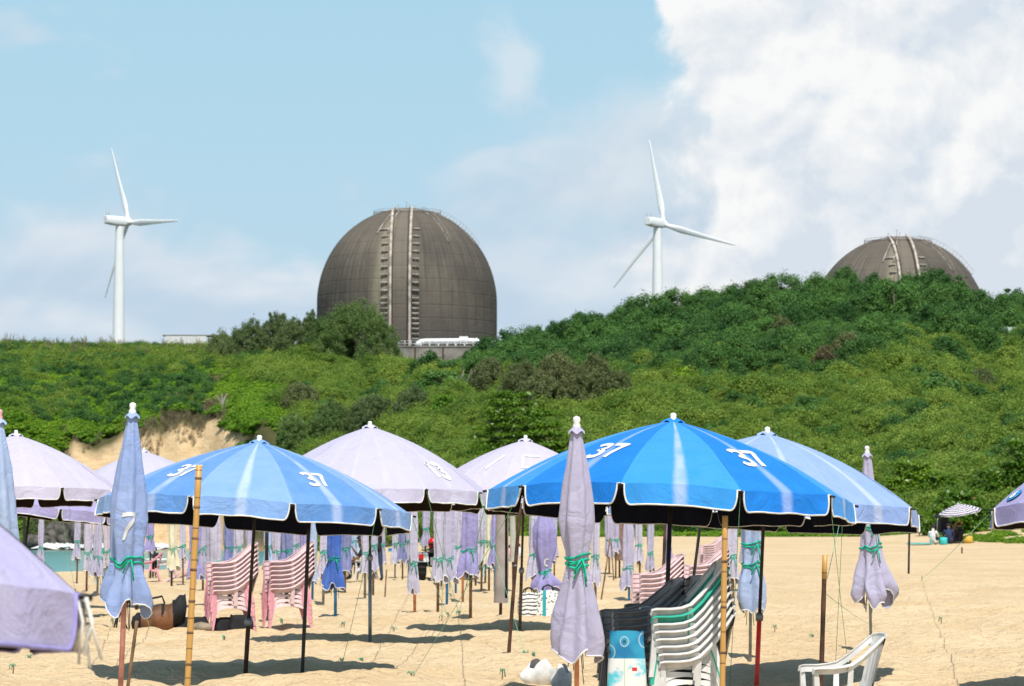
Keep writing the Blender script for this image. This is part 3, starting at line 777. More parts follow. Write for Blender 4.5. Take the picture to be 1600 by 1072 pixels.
def bare(lab, px, D, h, seed):
    r = random.Random(seed); mb = MB()
    for q in range(9):
        a = r.uniform(0, 6.28); w = r.uniform(.2, .6) * h
        p0 = Vector((r.uniform(-.2, .2), r.uniform(-.2, .2), -.2)); p2 = Vector((w * math.cos(a), w * math.sin(a), h * r.uniform(.6, 1.1)))
        p1 = p0.lerp(p2, .5) + Vector((r.uniform(-.2, .2), 0, .25)); mb.tube([p0, p1, p2], [.055, .04, .012], 5)
        for e in range(3):
            s0 = p1.lerp(p2, r.uniform(0, .8)); mb.tube([s0, s0 + Vector((r.uniform(-.5, .5), r.uniform(-.5, .5), r.uniform(.1, .6))) * h * .3], [.025, .008], 4)
    p = at(px, 600, D); o = mb.build('bare_shrub', M['bark_pale']); o.location = (p.x, p.y, gz(p.x, p.y)); tag(o, lab, 'shrub')
bare('bleached bare twigs standing in the bright green slope', 456, 292, 2.6, 1)
bare('bleached bare twigs beside the bush under the concrete wall', 722, 300, 2.4, 2)
bare('dry bare twigs hanging over the middle of the sand cliff', 350, 312, 1.8, 3)
bare('dry bare twigs at the cliff top above the tied blue parasol', 205, 316, 1.5, 4)

# ------------------------------------------------------------------ reactor domes
def dome_mat():
    m, nt, b = newmat('weathered dome concrete'); g = G(nt)
    o = g.tc(); x, y, z = g.xyz(o)
    ang = g.m('ARCTAN2', x, g.m('MULTIPLY', y, -1))
    big = g.noise(o, .06, 4, .6)
    st = g.noise(g.comb(g.m('MULTIPLY', ang, 26), g.m('MULTIPLY', z, .045), 2.0), 1.0, 5, .65)
    st2 = g.noise(g.comb(g.m('MULTIPLY', ang, 70), g.m('MULTIPLY', z, .05), 7.0), 1.0, 4, .6)
    col = g.mix(g.ss(.3, .7, big), (.092, .080, .068), (.158, .135, .108))
    col = g.mix(g.m('MULTIPLY', g.ss(.42, .66, st), .48), col, (.046, .042, .040))
    col = g.mix(g.m('MULTIPLY', g.ss(.58, .76, st2), .45), col, (.25, .215, .165))
    # pale run-off band beside the rails
    band = g.m('MULTIPLY', g.m('SUBTRACT', 1.0, g.ss(.03, .17, g.m('ABSOLUTE', g.m('ADD', ang, .26)))), g.ss(.25, .6, st2))
    col = g.mix(g.m('MULTIPLY', band, g.m('SUBTRACT', 1.0, g.ss(34, 40, z))), col, (.27, .235, .17))
    mid = g.m('SUBTRACT', 1.0, g.ss(.07, .11, g.m('ABSOLUTE', g.m('ADD', ang, .042))))
    col = g.mix(g.m('MULTIPLY', mid, .5), col, (.215, .185, .150))
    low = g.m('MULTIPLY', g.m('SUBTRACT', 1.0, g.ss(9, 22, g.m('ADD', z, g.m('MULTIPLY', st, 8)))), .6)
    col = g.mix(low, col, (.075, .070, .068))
    lift = g.m('FRACT', g.m('DIVIDE', z, 3.05))
    ln = g.m('SUBTRACT', 1.0, g.ss(.0, .06, g.m('MINIMUM', lift, g.m('SUBTRACT', 1.0, lift))))
    col = g.mix(g.m('MULTIPLY', ln, g.m('MULTIPLY', .32, g.noise(o, .2, 3))), col, (.045, .040, .036))
    g._in(b.inputs['Base Color'], col); b.inputs['Roughness'].default_value = .92; b.inputs['Specular IOR Level'].default_value = .15
    g._in(b.inputs['Normal'], g.bump(g.m('ADD', g.noise(o, .8, 4), g.m('MULTIPLY', ln, -.4)), .5, .25))
    return m
M['dome'] = dome_mat()
DR, DH, DC = 21.5, 22.9, 17.0
def dome_r(z):            # radius at height z above the dome's foot
    return DR if z <= DC else DR * math.sqrt(max(0, 1 - ((z - DC) / DH) ** 2))
def dome(label, px, py_spring, D, full=True, rot=0.0):
    p = at(px, py_spring, D); base = p.z - DC
    t = thing('reactor_dome', label, 'dome', (p.x, p.y, base)); t.rotation_euler.z = rot
    prof = [(DR, -14), (DR, -6)] + [(DR, z) for z in np.linspace(0, DC, 12)] + [(DR * math.cos(a), DC + DH * math.sin(a)) for a in np.linspace(0, PI/2, 40)[1:-1]] + [(.05, DC + DH)]
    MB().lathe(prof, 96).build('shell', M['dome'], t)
    def on(ang, z, out=0.0):      # a point of the shell; angle 0 looks to the camera, positive to its right
        r = dome_r(z) + out; return Vector((r * math.sin(ang), -r * math.cos(ang), z))
    def sweep(ang_or_x, off, out, z0=-3, z1=None, n=60):
        # a line running up the shell in a plane x = off
        pts = []; z1 = z1 or DC + DH - .55
        for z in np.concatenate([np.linspace(z0, DC, 12), DC + DH * np.sin(np.linspace(0.02, 1, n) * math.asin((z1 - DC) / DH))]):
            r = dome_r(z) + out
            if abs(off) < r: pts.append((off, -math.sqrt(r * r - off * off), z + (out * .6 if z > DC else 0)))
        return pts
    cx = -.9
    for off in (-2.25, 2.25):
        mb = MB(); mb.tube(sweep(0, cx + off, .42), (.34, .30), 6); mb.build('rail', M['rail_pale'], t)
        mb = MB(); mb.tube(sweep(0, cx + off * .78, .55), .09, 5); mb.build('cable_pipe', M['rust_pole'], t)
    zs = list(np.linspace(33.6, 18.6, 9)) + list(np.linspace(16.8, -1.0, 16))
    for side in (-1, 1):
        for z in zs:
            if not full and z < 29: continue
            x0 = cx + side * 3.65; r = dome_r(z)
            y0 = -math.sqrt(r * r - x0 * x0)
            mb = MB(); mb.box((x0, y0 - .3, z), (1.6, .62, .20)); mb.box((x0 + side * .2, y0 - .05, z - .26), (1.2, .3, .26), taper=1.0)
            mb.build('bracket', M['rail_pale'], t, False)
    # walkway at the crown, upper ladders, railing along the far shoulder, aerials
    mb = MB(); rz = DC + DH - 1.55; rr_ = dome_r(rz) + .25
    mb.tube([(rr_ * math.cos(a), rr_ * math.sin(a), rz + .3) for a in np.linspace(0, 2 * PI, 50)], .10, 5)
    mb.tube([(rr_ * math.cos(a), rr_ * math.sin(a), rz + .85) for a in np.linspace(0, 2 * PI, 50)], .045, 5)
    for a in np.linspace(0, 2 * PI, 31)[:-1]: mb.tube([(rr_ * math.cos(a), rr_ * math.sin(a), rz), (rr_ * math.cos(a), rr_ * math.sin(a), rz + .85)], .04, 4)
    mb.build('crown_railing', M['rail_white'], t)
    for da in (-.33, -.20):
        mb = MB(); pts = [on(da * (1 + .25 * (1 - k)), DC + DH * math.sin(q), .3) for k, q in zip(np.linspace(0, 1, 14), np.linspace(.74, 1.32, 14))]
        mb.tube(pts, .14, 5); mb.build('ladder', M['rail_white'], t)
    mb = MB(); pts = [on(a, DC + DH * math.sin(q), .35) for a, q in zip(np.linspace(-.40, -.25, 6), [.80] * 6)]; mb.tube(pts, .18, 5); mb.build('ladder', M['rail_white'], t)
    for da in (.62, 1.25):
        mb = MB()
        low_ = [on(da, DC + DH * math.sin(q), .15) for q in np.linspace(.62, 1.28, 16)]
        up_ = [v + Vector((math.sin(da) * .55, -math.cos(da) * .55, .85)) for v in low_]
        mb.tube(up_, .04, 5); mb.tube(low_, .08, 5)
        for a_, b_ in zip(low_, up_): mb.tube([a_, b_], .045, 4)
        mb.build('stair_railing', M['rail_white'], t)
    for q, hgt in ((-.2, 1.9), (.5, 1.2), (1.9, .9), (-2.2, 1.0)):
        mb = MB(); mb.tube([(q, 0, DC + DH - .3), (q, 0, DC + DH + hgt)], .06, 5)
        mb.tube([(q - .35, 0, DC + DH + hgt * .8), (q + .35, 0, DC + DH + hgt * .8)], .045, 4); mb.build('aerial', M['rail_white'], t)
    return t
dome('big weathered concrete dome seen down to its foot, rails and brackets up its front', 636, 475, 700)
dome('second concrete dome with only its top showing over the wooded crest', 1404, 518, 706, False, .06)

# wall, pipe and railing before the first dome
p = at(700, 572, 672)
t = thing('retaining_wall', 'pale concrete wall with dark joints at the foot of the big dome', 'wall', (p.x, p.y, gz(p.x, p.y) - 2))
zt = at(700, 543, 672).z - t.location.z
mb = MB(); mb.box((1.5, 0, zt / 2), (26, 3, zt)); mb.build('wall_slab', M['concrete'], t, False)
for xx_ in (-7.5, -1.1, 7.0): MB().box((xx_, -1.53, zt / 2), (.35, .07, zt - .1)).build('joint', M['rust_pole'], t, False)
mb = MB(); mb.box((1.5, 0, zt + .15), (26.3, 3.3, .3)); mb.build('coping', M['concrete'], t, False)
mb = MB()
for k in range(19): mb.tube([(-11.3 + k * 1.42, -1.2, zt + .3), (-11.3 + k * 1.42, -1.2, zt + 1.45)], .05, 5)
for dz in (.85, 1.45): mb.tube([(-11.3, -1.2, zt + dz), (14.3, -1.2, zt + dz)], .045, 5)
mb.build('railing', M['steel'], t)
pz = t.location.z + zt + .3
q = thing('pipeline', 'thick white pipe with bends lying on top of the concrete wall', 'pipe', (p.x, p.y, pz))
mb = MB(); mb.tube([(-7.1, -.1, .05), (-6.9, -.1, .5), (-6.2, -.1, 1.0), (-5, -.1, 1.12), (5.4, -.1, 1.2), (6.5, -.1, 1.15)], .62, 12); mb.build('pipe_run', M['steel'], q)
mb = MB(); mb.box((3.6, -.1, 1.75), (2.4, 1.3, .9), taper=.8); mb.build('valve_box', M['steel'], q, False)
mb = MB(); mb.tube([(6.3, -.1, 1.6), (7.1, -.1, 1.0), (8.2, -.1, .5)], [.45, .4, .3], 8); mb.build('elbow', M['steel'], q)
for k in range(7): MB().box((-6.2 + k * 2, -.1, .25), (.3, 1.0, .5)).build('saddle', M['steel'], q, False)

# ------------------------------------------------------------------ wind turbines
def turbine(label, px, py, D, ang, tower_px, heading):
    hub = at(px, py, D)
    tw = at(tower_px, py, D)
    s = F / D
    hd = Vector((math.sin(heading), math.cos(heading), 0))           # from the tower to the rotor
    over = 4.2
    base = hub - hd * over; gz0 = gz(base.x, base.y) - 3
    t = thing('wind_turbine', label, 'wind turbine', (base.x, base.y, gz0))
    H = hub.z - gz0
    MB().lathe([(2.6, 0), (2.35, H * .4), (1.95, H * .75), (1.62, H - 2.0)], 24).build('tower', M['steel'], t)
    fr = Matrix.Rotation(-heading, 4, 'Z')       # local +y becomes the heading
    na = bpy.data.objects.new('nacelle', None)
    mb = MB()
    secs = [(-6.6, 1.25, 1.35, .35), (-6.3, 1.55, 1.6, .3), (-3, 1.7, 1.85, .1), (1.5, 1.75, 1.9, 0), (2.6, 1.6, 1.7, 0)]
    vs = []
    for (yy, hx, hz_, dz) in secs:
        for k in range(16):
            a = 2 * PI * k / 16; c, s_ = math.cos(a), math.sin(a); e = .45
            vs.append((hx * math.copysign(abs(c) ** e, c), yy, dz + hz_ * math.copysign(abs(s_) ** e, s_)))
    fs = [(i * 16 + k, i * 16 + (k + 1) % 16, (i + 1) * 16 + (k + 1) % 16, (i + 1) * 16 + k) for i in range(len(secs) - 1) for k in range(16)] + [tuple(range(16)), tuple(64 + k for k in range(15, -1, -1))]
    mb.add([fr @ Vector(v) + Vector((0, 0, H)) for v in vs], fs)
    nac = mb.build('nacelle', M['steel'], t, sharp=40)
    mb = MB()
    for dx in (-.9, .9): mb.tube([fr @ Vector((dx, -5.6, 1.7)) + Vector((0, 0, H)), fr @ Vector((dx, -5.6, 3.6)) + Vector((0, 0, H))], .09, 5)
    mb.build('mast', M['steel_pole'], nac)
    mb = MB(); prof = [(1.55, 2.6), (1.6, 3.6), (1.45, 4.8), (1.0, 5.7), (.05, 6.2)]
    vs = [fr @ Vector((r * math.cos(2 * PI * k / 20), yy, r * math.sin(2 * PI * k / 20))) + Vector((0, 0, H)) for r, yy in prof for k in range(20)]
    mb.add(vs, [(i * 20 + k, i * 20 + (k + 1) % 20, (i + 1) * 20 + (k + 1) % 20, (i + 1) * 20 + k) for i in range(4) for k in range(20)])
    mb.build('hub', M['steel'], t)
    for q in range(3):
        a = ang + q * 2 * PI / 3
        mb = MB(); vs = []
        st = [(1.0, .85, .8, 0), (3.0, .85, .75, 0), (6, 1.2, .42, .22), (8.5, 1.35, .34, .20), (14, 1.1, .26, .12), (22, .78, .2, .05), (30, .5, .14, .01), (34.4, .34, .1, 0), (35.2, .12, .06, 0)]
        for (r, ch, th, tw_) in st:
            for k in range(12):
                b = 2 * PI * k / 12
                cx_, cy_ = ch * math.cos(b) + ch * .28, th * math.sin(b)
                c2, s2 = math.cos(tw_), math.sin(tw_)
                lx, ly = cx_ * c2 - cy_ * s2, cx_ * s2 + cy_ * c2
                pre = .0009 * r * r
                v = Vector((lx, ly + 4.2 + pre, r))
                v = Matrix.Rotation(a, 4, 'Y') @ Vector((v.x, v.y, v.z))
                vs.append(fr @ v + Vector((0, 0, H)))
        n = len(st)
        mb.add(vs, [(i * 12 + k, i * 12 + (k + 1) % 12, (i + 1) * 12 + (k + 1) % 12, (i + 1) * 12 + k) for i in range(n - 1) for k in range(12)] + [tuple((n - 1) * 12 + k for k in range(12))])
        mb.build('blade', M['steel'], t)
    return t
turbine('white wind turbine standing over the grassy dune, one blade level', 201, 347, 1172, math.radians(-26.5), 187, math.radians(51))
turbine('white wind turbine standing behind the wooded hill between the two domes', 1037, 350, 1160, math.radians(-13), 1028, math.radians(39))

# pavilion on the dune and the net tunnel at the edge of the hill
p = at(296, 548, 385); zb = gz(p.x, p.y)
t = thing('pavilion', 'low flat roofed white pavilion on the dune crest, half behind trees', 'building', (p.x, p.y, zb))
zb += .9; t.location.z = zb; zr = at(296, 525, 385).z - zb
MB().box((.4, 0, zr), (7.6, 3.0, .12)).build('roof', M['concrete'], t, False)
mb = MB(); mb.box((-.3, -1.6, zr / 2 - .02), (5.4, .15, zr - .2)); mb.build('wall', M['white_cloth'], t, False)
MB().box((-.3, -1.75, zr - 1.75), (5.6, .3, .12)).build('ledge', M['rust_pole'], t, False)
for k in range(6): MB().box((-3.0 + k * 1.4, -1.1, zr / 2), (.1, .1, zr)).build('post', M['rust_pole'], t, False)
p = at(1590, 516, 318); zb = gz(p.x, p.y)
t = thing('net_tunnel', 'white netted growing tunnel among the trees at the crest', 'greenhouse', (p.x, p.y, zb + .9))
mb = MB(); mb.grid(lambda u, v: (v, -1.5 * math.cos(u), 1.1 * math.sin(u)), np.linspace(0, PI, 12), np.linspace(-2.6, 6, 14))
mb.build('net_cover', plain('grey green net', (.34, .42, .36), .8), t)
mb = MB()
for k in range(14): mb.tube([(-2.6 + k * .66, -1.54 * math.cos(a), 1.13 * math.sin(a)) for a in np.linspace(0, PI, 10)], .05, 5)
mb.build('hoops', M['steel_pole'], t)
for i, (px, py, D, lab) in enumerate([(1222, 622, 236, 'scrap of white plastic caught in the scrub above the pale blue parasol'), (1598, 633, 225, 'scrap of white plastic caught in the scrub near the slope edge')]):
    p = at(px, py, D); mb = MB()
    mb.grid(lambda u, v: (p.x + u * .34, p.y + v * .2, gz(p.x, p.y) + 1.25 + .1 * math.sin(u * 5 + v * 3)), np.linspace(-1, 1, 8), np.linspace(-1, 1, 5))
    o = mb.build('plastic_scrap', M['white_cloth']); tag(o, lab, 'litter')

# boulders at the cliff foot
def boulder(lab, px, py, D, sx, sy, sz, seed):
    r = np.random.default_rng(seed); bm = bmesh.new(); bmesh.ops.create_icosphere(bm, subdivisions=4, radius=1)
    for v in bm.verts:
        c = np.array(v.co); k = fbm(np.array([c[0] * 1.3 + seed * 7 + c[2]]), np.array([c[1] * 1.3 + c[2] * .9]), 4, seed)[0]
        v.co = v.co * (.62 + .75 * k)
        v.co.x *= sx; v.co.y *= sy; v.co.z *= sz
    me = bpy.data.meshes.new('boulder'); bm.to_mesh(me); bm.free(); me.materials.append(M['rock'])
    p = at(px, py, D); tag(link('boulder', me, None, (p.x, p.y, p.z)), lab, 'rock')
boulder('largest dark wedge shaped boulder at the foot of the sand cliff', 98, 841, 297, 2.3, 1.6, 1.9, 2)
boulder('dark rounded boulder beside the wedge shaped one at the water', 124, 840, 296, 1.3, 1.2, 1.5, 3)
boulder('low brown boulder at the cliff foot behind the surf', 58, 846, 296, 1.6, 1.2, .8, 5)
boulder('small boulder at the end of the surf line', 150, 848, 295, 1.2, 1.0, .8, 6)

# ------------------------------------------------------------------ parasols
NR = 10
STROKES = {
 '3': [[(-.28, .36), (-.18, .47), (.0, .50), (.18, .46), (.26, .34), (.24, .18), (.12, .07), (-.04, .03), (.14, -.02), (.27, -.14), (.28, -.32), (.18, -.46), (.0, -.50), (-.2, -.47), (-.30, -.34)]],
 '7': [[(-.32, .46), (.0, .46), (.31, .46), (.16, .16), (.02, -.16), (-.05, -.50)]],
 '1': [[(-.15, .32), (.05, .48), (.05, -.5)]],
 '6': [[(.22, .44), (-.05, .3), (-.25, .0), (-.25, -.3), (0, -.48), (.25, -.3), (.22, -.06), (0, .04), (-.22, -.1)]],
 'C': [[(.28, .34), (.05, .48), (-.2, .3), (-.26, 0), (-.2, -.3), (.05, -.48), (.28, -.34)]],
 '/': [[(.18, .5), (-.2, -.5)]],
 '[': [[(.55, .45), (-.35, .45), (-.5, -.45), (.35, -.45)]],
 'o': [[(.3 * math.cos(a), .3 * math.sin(a)) for a in np.linspace(0, 6.3, 14)]],
}
def smooth_line(p, n=5):
    out = []
    for i in range(len(p) - 1):
        for k in range(n):
            t = k / n; out.append((p[i][0] * (1 - t) + p[i + 1][0] * t, p[i][1] * (1 - t) + p[i + 1][1] * t))
    return out + [p[-1]]
def stroke_mesh(mb, chars, size, width, fn, gap=.78, jitter=0):
    """paint strokes laid on a surface: fn maps (x, y) in metres to a point"""
    x0 = -(len(chars) - 1) * gap / 2
    for ci, ch in enumerate(chars):
        for st in STROKES[ch]:
            p = smooth_line(st); n = len(p); Lf = []; Rt = []
            for i, (a, b) in enumerate(p):
                dx = p[min(i + 2, n - 1)][0] - p[max(i - 2, 0)][0]; dy = p[min(i + 2, n - 1)][1] - p[max(i - 2, 0)][1]
                l = math.hypot(dx, dy) or 1; nx, ny = -dy / l, dx / l
                w = width * (.9 + jitter * rnd.uniform(-.5, .5))
                X = (x0 + ci * gap + a) * size; Y = b * size
                Lf.append(fn(X + nx * w / 2, Y + ny * w / 2)); Rt.append(fn(X - nx * w / 2, Y - ny * w / 2))
            mb.add(Lf + Rt, [(i, i + 1, n + i + 1, n + i) for i in range(n - 1)])

def parasol(label, apex, D, R, drop, fab, lean=(0, 0), rot=0.0, val=.19, underside='underside', pole='black_pole', numbers=(), lower=None, paint='white_trim', seed=1, group='open parasols on the beach', trim='white_trim', ys=1.5):
    """apex: pixel of the crown; lean: sideways / away tilt of the axis; fab: two panel materials"""
    A = at(apex[0], apex[1], D)
    ax = Vector((lean[0], lean[1], 1)).normalized()
    zg = gz(A.x, A.y)
    for _ in range(4):
        H = (A.z - zg) / ax.z; b = A - ax * H; zg = gz(b.x, b.y)
    H = (A.z - zg) / ax.z
    t = thing('parasol', label, 'parasol', b, group)
    t.rotation_mode = 'QUATERNION'; t.rotation_quaternion = Vector((0, 0, 1)).rotation_difference(ax) @ Quaternion((0, 0, 1), rot)
    r_ = random.Random(seed)
    ph = [r_.uniform(0, 6.28) for _ in range(NR)]; bil = [r_.uniform(.006, .028) for _ in range(NR)]
    tipd = [r_.uniform(-.02, .02) for _ in range(NR)]
    prof = lambda r: drop * (.56 * r + .44 * r ** 2.3)
    def rib(i, r):
        a = -PI / 2 + (i - .5) * 2 * PI / NR
        return Vector((R * r * math.cos(a), R * r * math.sin(a), H - prof(r) + tipd[i % NR] * r * r))
    def P(i, u, r, out=0.0):
        p = rib(i, r).lerp(rib(i + 1, r), u)
        k = 4 * u * (1 - u) * r
        a = -PI / 2 + i * 2 * PI / NR
        p.z += k * bil[i] + .006 * math.sin(u * 17 + ph[i]) * r * r * math.sin(r * 9 + ph[i])
        p += Vector((math.cos(a), math.sin(a), 0)) * k * bil[i] * .8
        if out: p += Vector((math.cos(a) * .45, math.sin(a) * .45, .9)) * out
        return p
    us = [0, .028, .031, .036, .044, .055, .07, .09, .12, .15, .22, .3, .4, .5, .6, .7, .78, .85, .88, .91, .93, .945, .956, .964, .969, .972, 1]
    uc = [0, .06, .13, .22, .3, .4, .5, .6, .7, .78, .87, .94, 1]
    def vl(u):      # how far the flap hangs at u: cut away at the rib
        e = min(u, 1 - u); q = min(1, max(0, (e - .028) / .062)); return val * math.sqrt(max(0, 1 - (1 - q) ** 2.4))
    def V(i, u, v, off=0.0):
        p = P(i, u, 1.0); a = -PI / 2 + i * 2 * PI / NR; Lh = vl(u) * v
        o_ = .10 * Lh + .03 * v * math.sin(u * 9 + ph[i]) * vl(u) / val * .6 + off
        return p + Vector((math.cos(a) * o_, math.sin(a) * o_, -Lh))
    rs = [0.012, .05, .12, .2, .3, .4, .5, .6, .7, .8, .88, .94, 1.0]
    can = MB(); vlm = MB(); pip = MB()
    for i in range(NR):
        can.grid(lambda u, r: P(i, u, r), uc, rs, i % 2)
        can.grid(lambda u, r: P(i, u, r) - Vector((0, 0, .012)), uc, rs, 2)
        vlm.grid(lambda u, v: V(i, u, v), us, [0, .25, .5, .75, 1], i % 2, lambda u, v: (u, 1 + v * .12))
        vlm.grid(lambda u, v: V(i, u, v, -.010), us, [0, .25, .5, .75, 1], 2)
        pip.tube([V(i, u, 1.0, .004) for u in us], .0085, 5)
    mats = [fab[0], fab[1], M[underside]]
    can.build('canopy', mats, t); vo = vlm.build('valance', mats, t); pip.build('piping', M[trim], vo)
    # crown: small scalloped cloth cap and a knob
    cm = MB(); cm.grid(lambda a, q: Vector((.115 * q * math.cos(a), .115 * q * math.sin(a), H + .022 - .05 * q * q + .02 * q * math.sin(a * 5))), np.linspace(0, 2 * PI, 31), [.08, .5, 1.0])
    cm.build('cap', [fab[1]], t)
    MB().lathe([(.050, 0), (.046, .012), (.026, .02), (.030, .034), (.031, .048), (.022, .062), (.002, .068)], 14, 0, (0, 0, H + .005)).build('finial', M['finial'], t)
    fm_ = MB()
    for i in range(NR):
        fm_.tube([rib(i, r) - Vector((0, 0, .03)) for r in (.02, .3, .6, .85, 1.0)], .008, 4)
        fm_.tube([Vector((0, 0, H - drop * 1.15)), rib(i, .48) - Vector((0, 0, .035))], .007, 4)
        e = rib(i, 1.0); d = Vector((e.x, e.y, 0)).normalized(); fm_.tube([e - d * .02, e + d * .045 - Vector((0, 0, .012))], .012, 5)
    fm_.build('ribs', M['black_pole'], t)
    pz = -.4
    pm = MB()
    if lower:
        zc = lower[1]
        pm.tube([(0, 0, zc), (0, 0, H)], .019, 10); pm.build('pole', M[pole], t)
        MB().tube([(0, 0, pz), (0, 0, zc + .05)], .026, 10).build('lower_pole', M[lower[0]], t)
        MB().lathe([(.02, zc), (.04, zc), (.045, zc + .05), (.03, zc + .09), (.02, zc + .09)], 12).build('clamp', M['steel_pole'], t)
    else:
        pm.tube([(0, 0, pz), (0, 0, H)], .022, 10); pm.build('pole', M[pole], t)
    for (pi, r0, chars, size, width) in numbers:
        nm = MB()
        a = -PI / 2 + pi * 2 * PI / NR
        def fn(X, Y):
            r = r0 - Y * ys / (math.hypot(R, drop)); w = 2 * R * max(r, .05) * math.sin(PI / NR)
            return P(pi % NR, min(1, max(0, .5 + X / w)), r, .007)
        stroke_mesh(nm, chars, size, width, fn, .74)
        nm.build('painted_number', M[paint], t)
    t['pole_foot'] = tuple(b)
    return t, (lambda i, u, r: t.matrix_basis @ P(i % NR, u, r)), H

FAB = {}
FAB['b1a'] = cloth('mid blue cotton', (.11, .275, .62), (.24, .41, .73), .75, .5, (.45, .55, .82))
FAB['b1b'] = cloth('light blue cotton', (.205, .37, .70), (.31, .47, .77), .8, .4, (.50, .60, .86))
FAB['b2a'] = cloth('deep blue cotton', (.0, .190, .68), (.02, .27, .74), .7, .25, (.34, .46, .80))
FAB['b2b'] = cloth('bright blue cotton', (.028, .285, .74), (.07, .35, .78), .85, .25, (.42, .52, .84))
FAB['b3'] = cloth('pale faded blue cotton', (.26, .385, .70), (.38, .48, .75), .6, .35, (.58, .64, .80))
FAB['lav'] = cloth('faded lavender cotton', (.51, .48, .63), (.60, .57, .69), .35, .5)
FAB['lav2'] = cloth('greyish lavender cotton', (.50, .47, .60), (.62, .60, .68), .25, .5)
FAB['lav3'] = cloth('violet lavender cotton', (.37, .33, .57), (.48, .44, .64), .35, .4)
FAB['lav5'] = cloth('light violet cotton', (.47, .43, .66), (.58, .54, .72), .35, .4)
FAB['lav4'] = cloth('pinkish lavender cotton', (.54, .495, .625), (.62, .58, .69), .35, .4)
FAB['fb'] = cloth('washed blue cotton', (.27, .37, .66), (.50, .57, .74), 0, 0)
FAB['fb2'] = cloth('pale washed blue cotton', (.36, .46, .68), (.56, .62, .74), 0, 0)
FAB['fl'] = cloth('lavender grey folded cotton', (.43, .405, .56), (.54, .51, .62), 0, 0)
FAB['fl2'] = cloth('violet folded cotton', (.31, .28, .55), (.44, .41, .62), 0, 0)
FAB['fl3'] = cloth('pale lilac folded cotton', (.50, .475, .60), (.60, .57, .66), 0, 0)
FAB['fd'] = cloth('strong blue folded cotton', (.035, .12, .48), (.22, .30, .62), 0, 0)
FAB['fs'] = cloth('slate blue folded cotton', (.20, .22, .44), (.36, .38, .56), 0, 0)
FAB['sun6'] = plain('blue paint', (.03, .27, .58), .7)
M['sun6'] = FAB['sun6']
M['paint_faint'] = plain('faint white paint', (.74, .72, .76), .8)

U = {}
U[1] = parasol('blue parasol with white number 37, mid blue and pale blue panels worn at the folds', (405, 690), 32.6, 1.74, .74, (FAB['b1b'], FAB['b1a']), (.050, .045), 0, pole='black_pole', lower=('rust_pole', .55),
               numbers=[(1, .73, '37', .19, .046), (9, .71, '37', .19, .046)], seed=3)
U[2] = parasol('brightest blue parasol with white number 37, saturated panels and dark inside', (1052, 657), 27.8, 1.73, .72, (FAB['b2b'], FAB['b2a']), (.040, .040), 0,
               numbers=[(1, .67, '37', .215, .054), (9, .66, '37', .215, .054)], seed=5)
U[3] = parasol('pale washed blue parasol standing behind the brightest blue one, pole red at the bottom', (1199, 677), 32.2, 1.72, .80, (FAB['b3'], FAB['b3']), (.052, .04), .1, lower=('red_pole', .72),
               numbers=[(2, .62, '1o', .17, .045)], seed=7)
U[4] = parasol('large lavender parasol with faded number, next to the blue one with worn folds', (578, 666), 42.0, 1.72, .98, (FAB['lav'], FAB['lav']), (-.005, .03), .20, underside='underside_brown', lower=('steel_pole', 1.15),
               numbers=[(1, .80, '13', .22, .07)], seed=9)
U[5] = parasol('lavender parasol painted with a white stroke and bracket, behind the tied lavender one', (821, 687), 45.6, 1.62, .92, (FAB['lav4'], FAB['lav4']), (.03, .03), .1, underside='underside_brown', lower=('wood_pole', .9),
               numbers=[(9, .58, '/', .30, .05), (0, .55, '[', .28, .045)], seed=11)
U[6] = parasol('pinkish lavender parasol beside the sand cliff, tall dark pole', (25, 679), 46.5, 1.72, .92, (FAB['lav4'], FAB['lav4']), (.0, .03), .28, underside='underside_brown', seed=13)
U[7] = parasol('lavender parasol almost hidden behind the tied pale blue one', (225, 705), 60, 1.62, .85, (FAB['lav'], FAB['lav']), (.0, .02), .0, underside='underside_brown', seed=15)
U[8] = parasol('lower lavender parasol under the edge of the pinkish lavender one', (56, 722), 52.5, 1.62, .80, (FAB['lav3'], FAB['lav3']), (.11, .03), .18, underside='underside_brown', seed=17)
U[9] = parasol('violet lavender parasol reaching in close to the camera, only its rim in view', (-663, 452), 9.8, 1.72, .98, (FAB['lav5'], FAB['lav5']), (.02, .045), 0, seed=19, underside='underside_brown', trim='hem_violet')
fr = MB(); inv_ = U[9][0].matrix_basis.inverted(); e_ = inv_ @ U[9][1](3, 0.0, 1.0)
for k in range(9):
    q = e_ + Vector((rnd.uniform(-.01, .03), rnd.uniform(-.03, .03), -.01)); fr.tube([q, q + Vector((rnd.uniform(.0, .04), rnd.uniform(-.03, .03), -.08)), q + Vector((rnd.uniform(-.01, .06), rnd.uniform(-.04, .04), -rnd.uniform(.14, .24)))], .005, 5)
fr.build('frayed_cord', M['white_cord'], U[9][0])
U[10] = parasol('lavender parasol with a blue disc holding a six, only its rim in view', (1800, 652), 29.5, 1.68, .90, (FAB['lav3'], FAB['lav3']), (-.01, .03), .16, seed=21, underside='underside_brown')
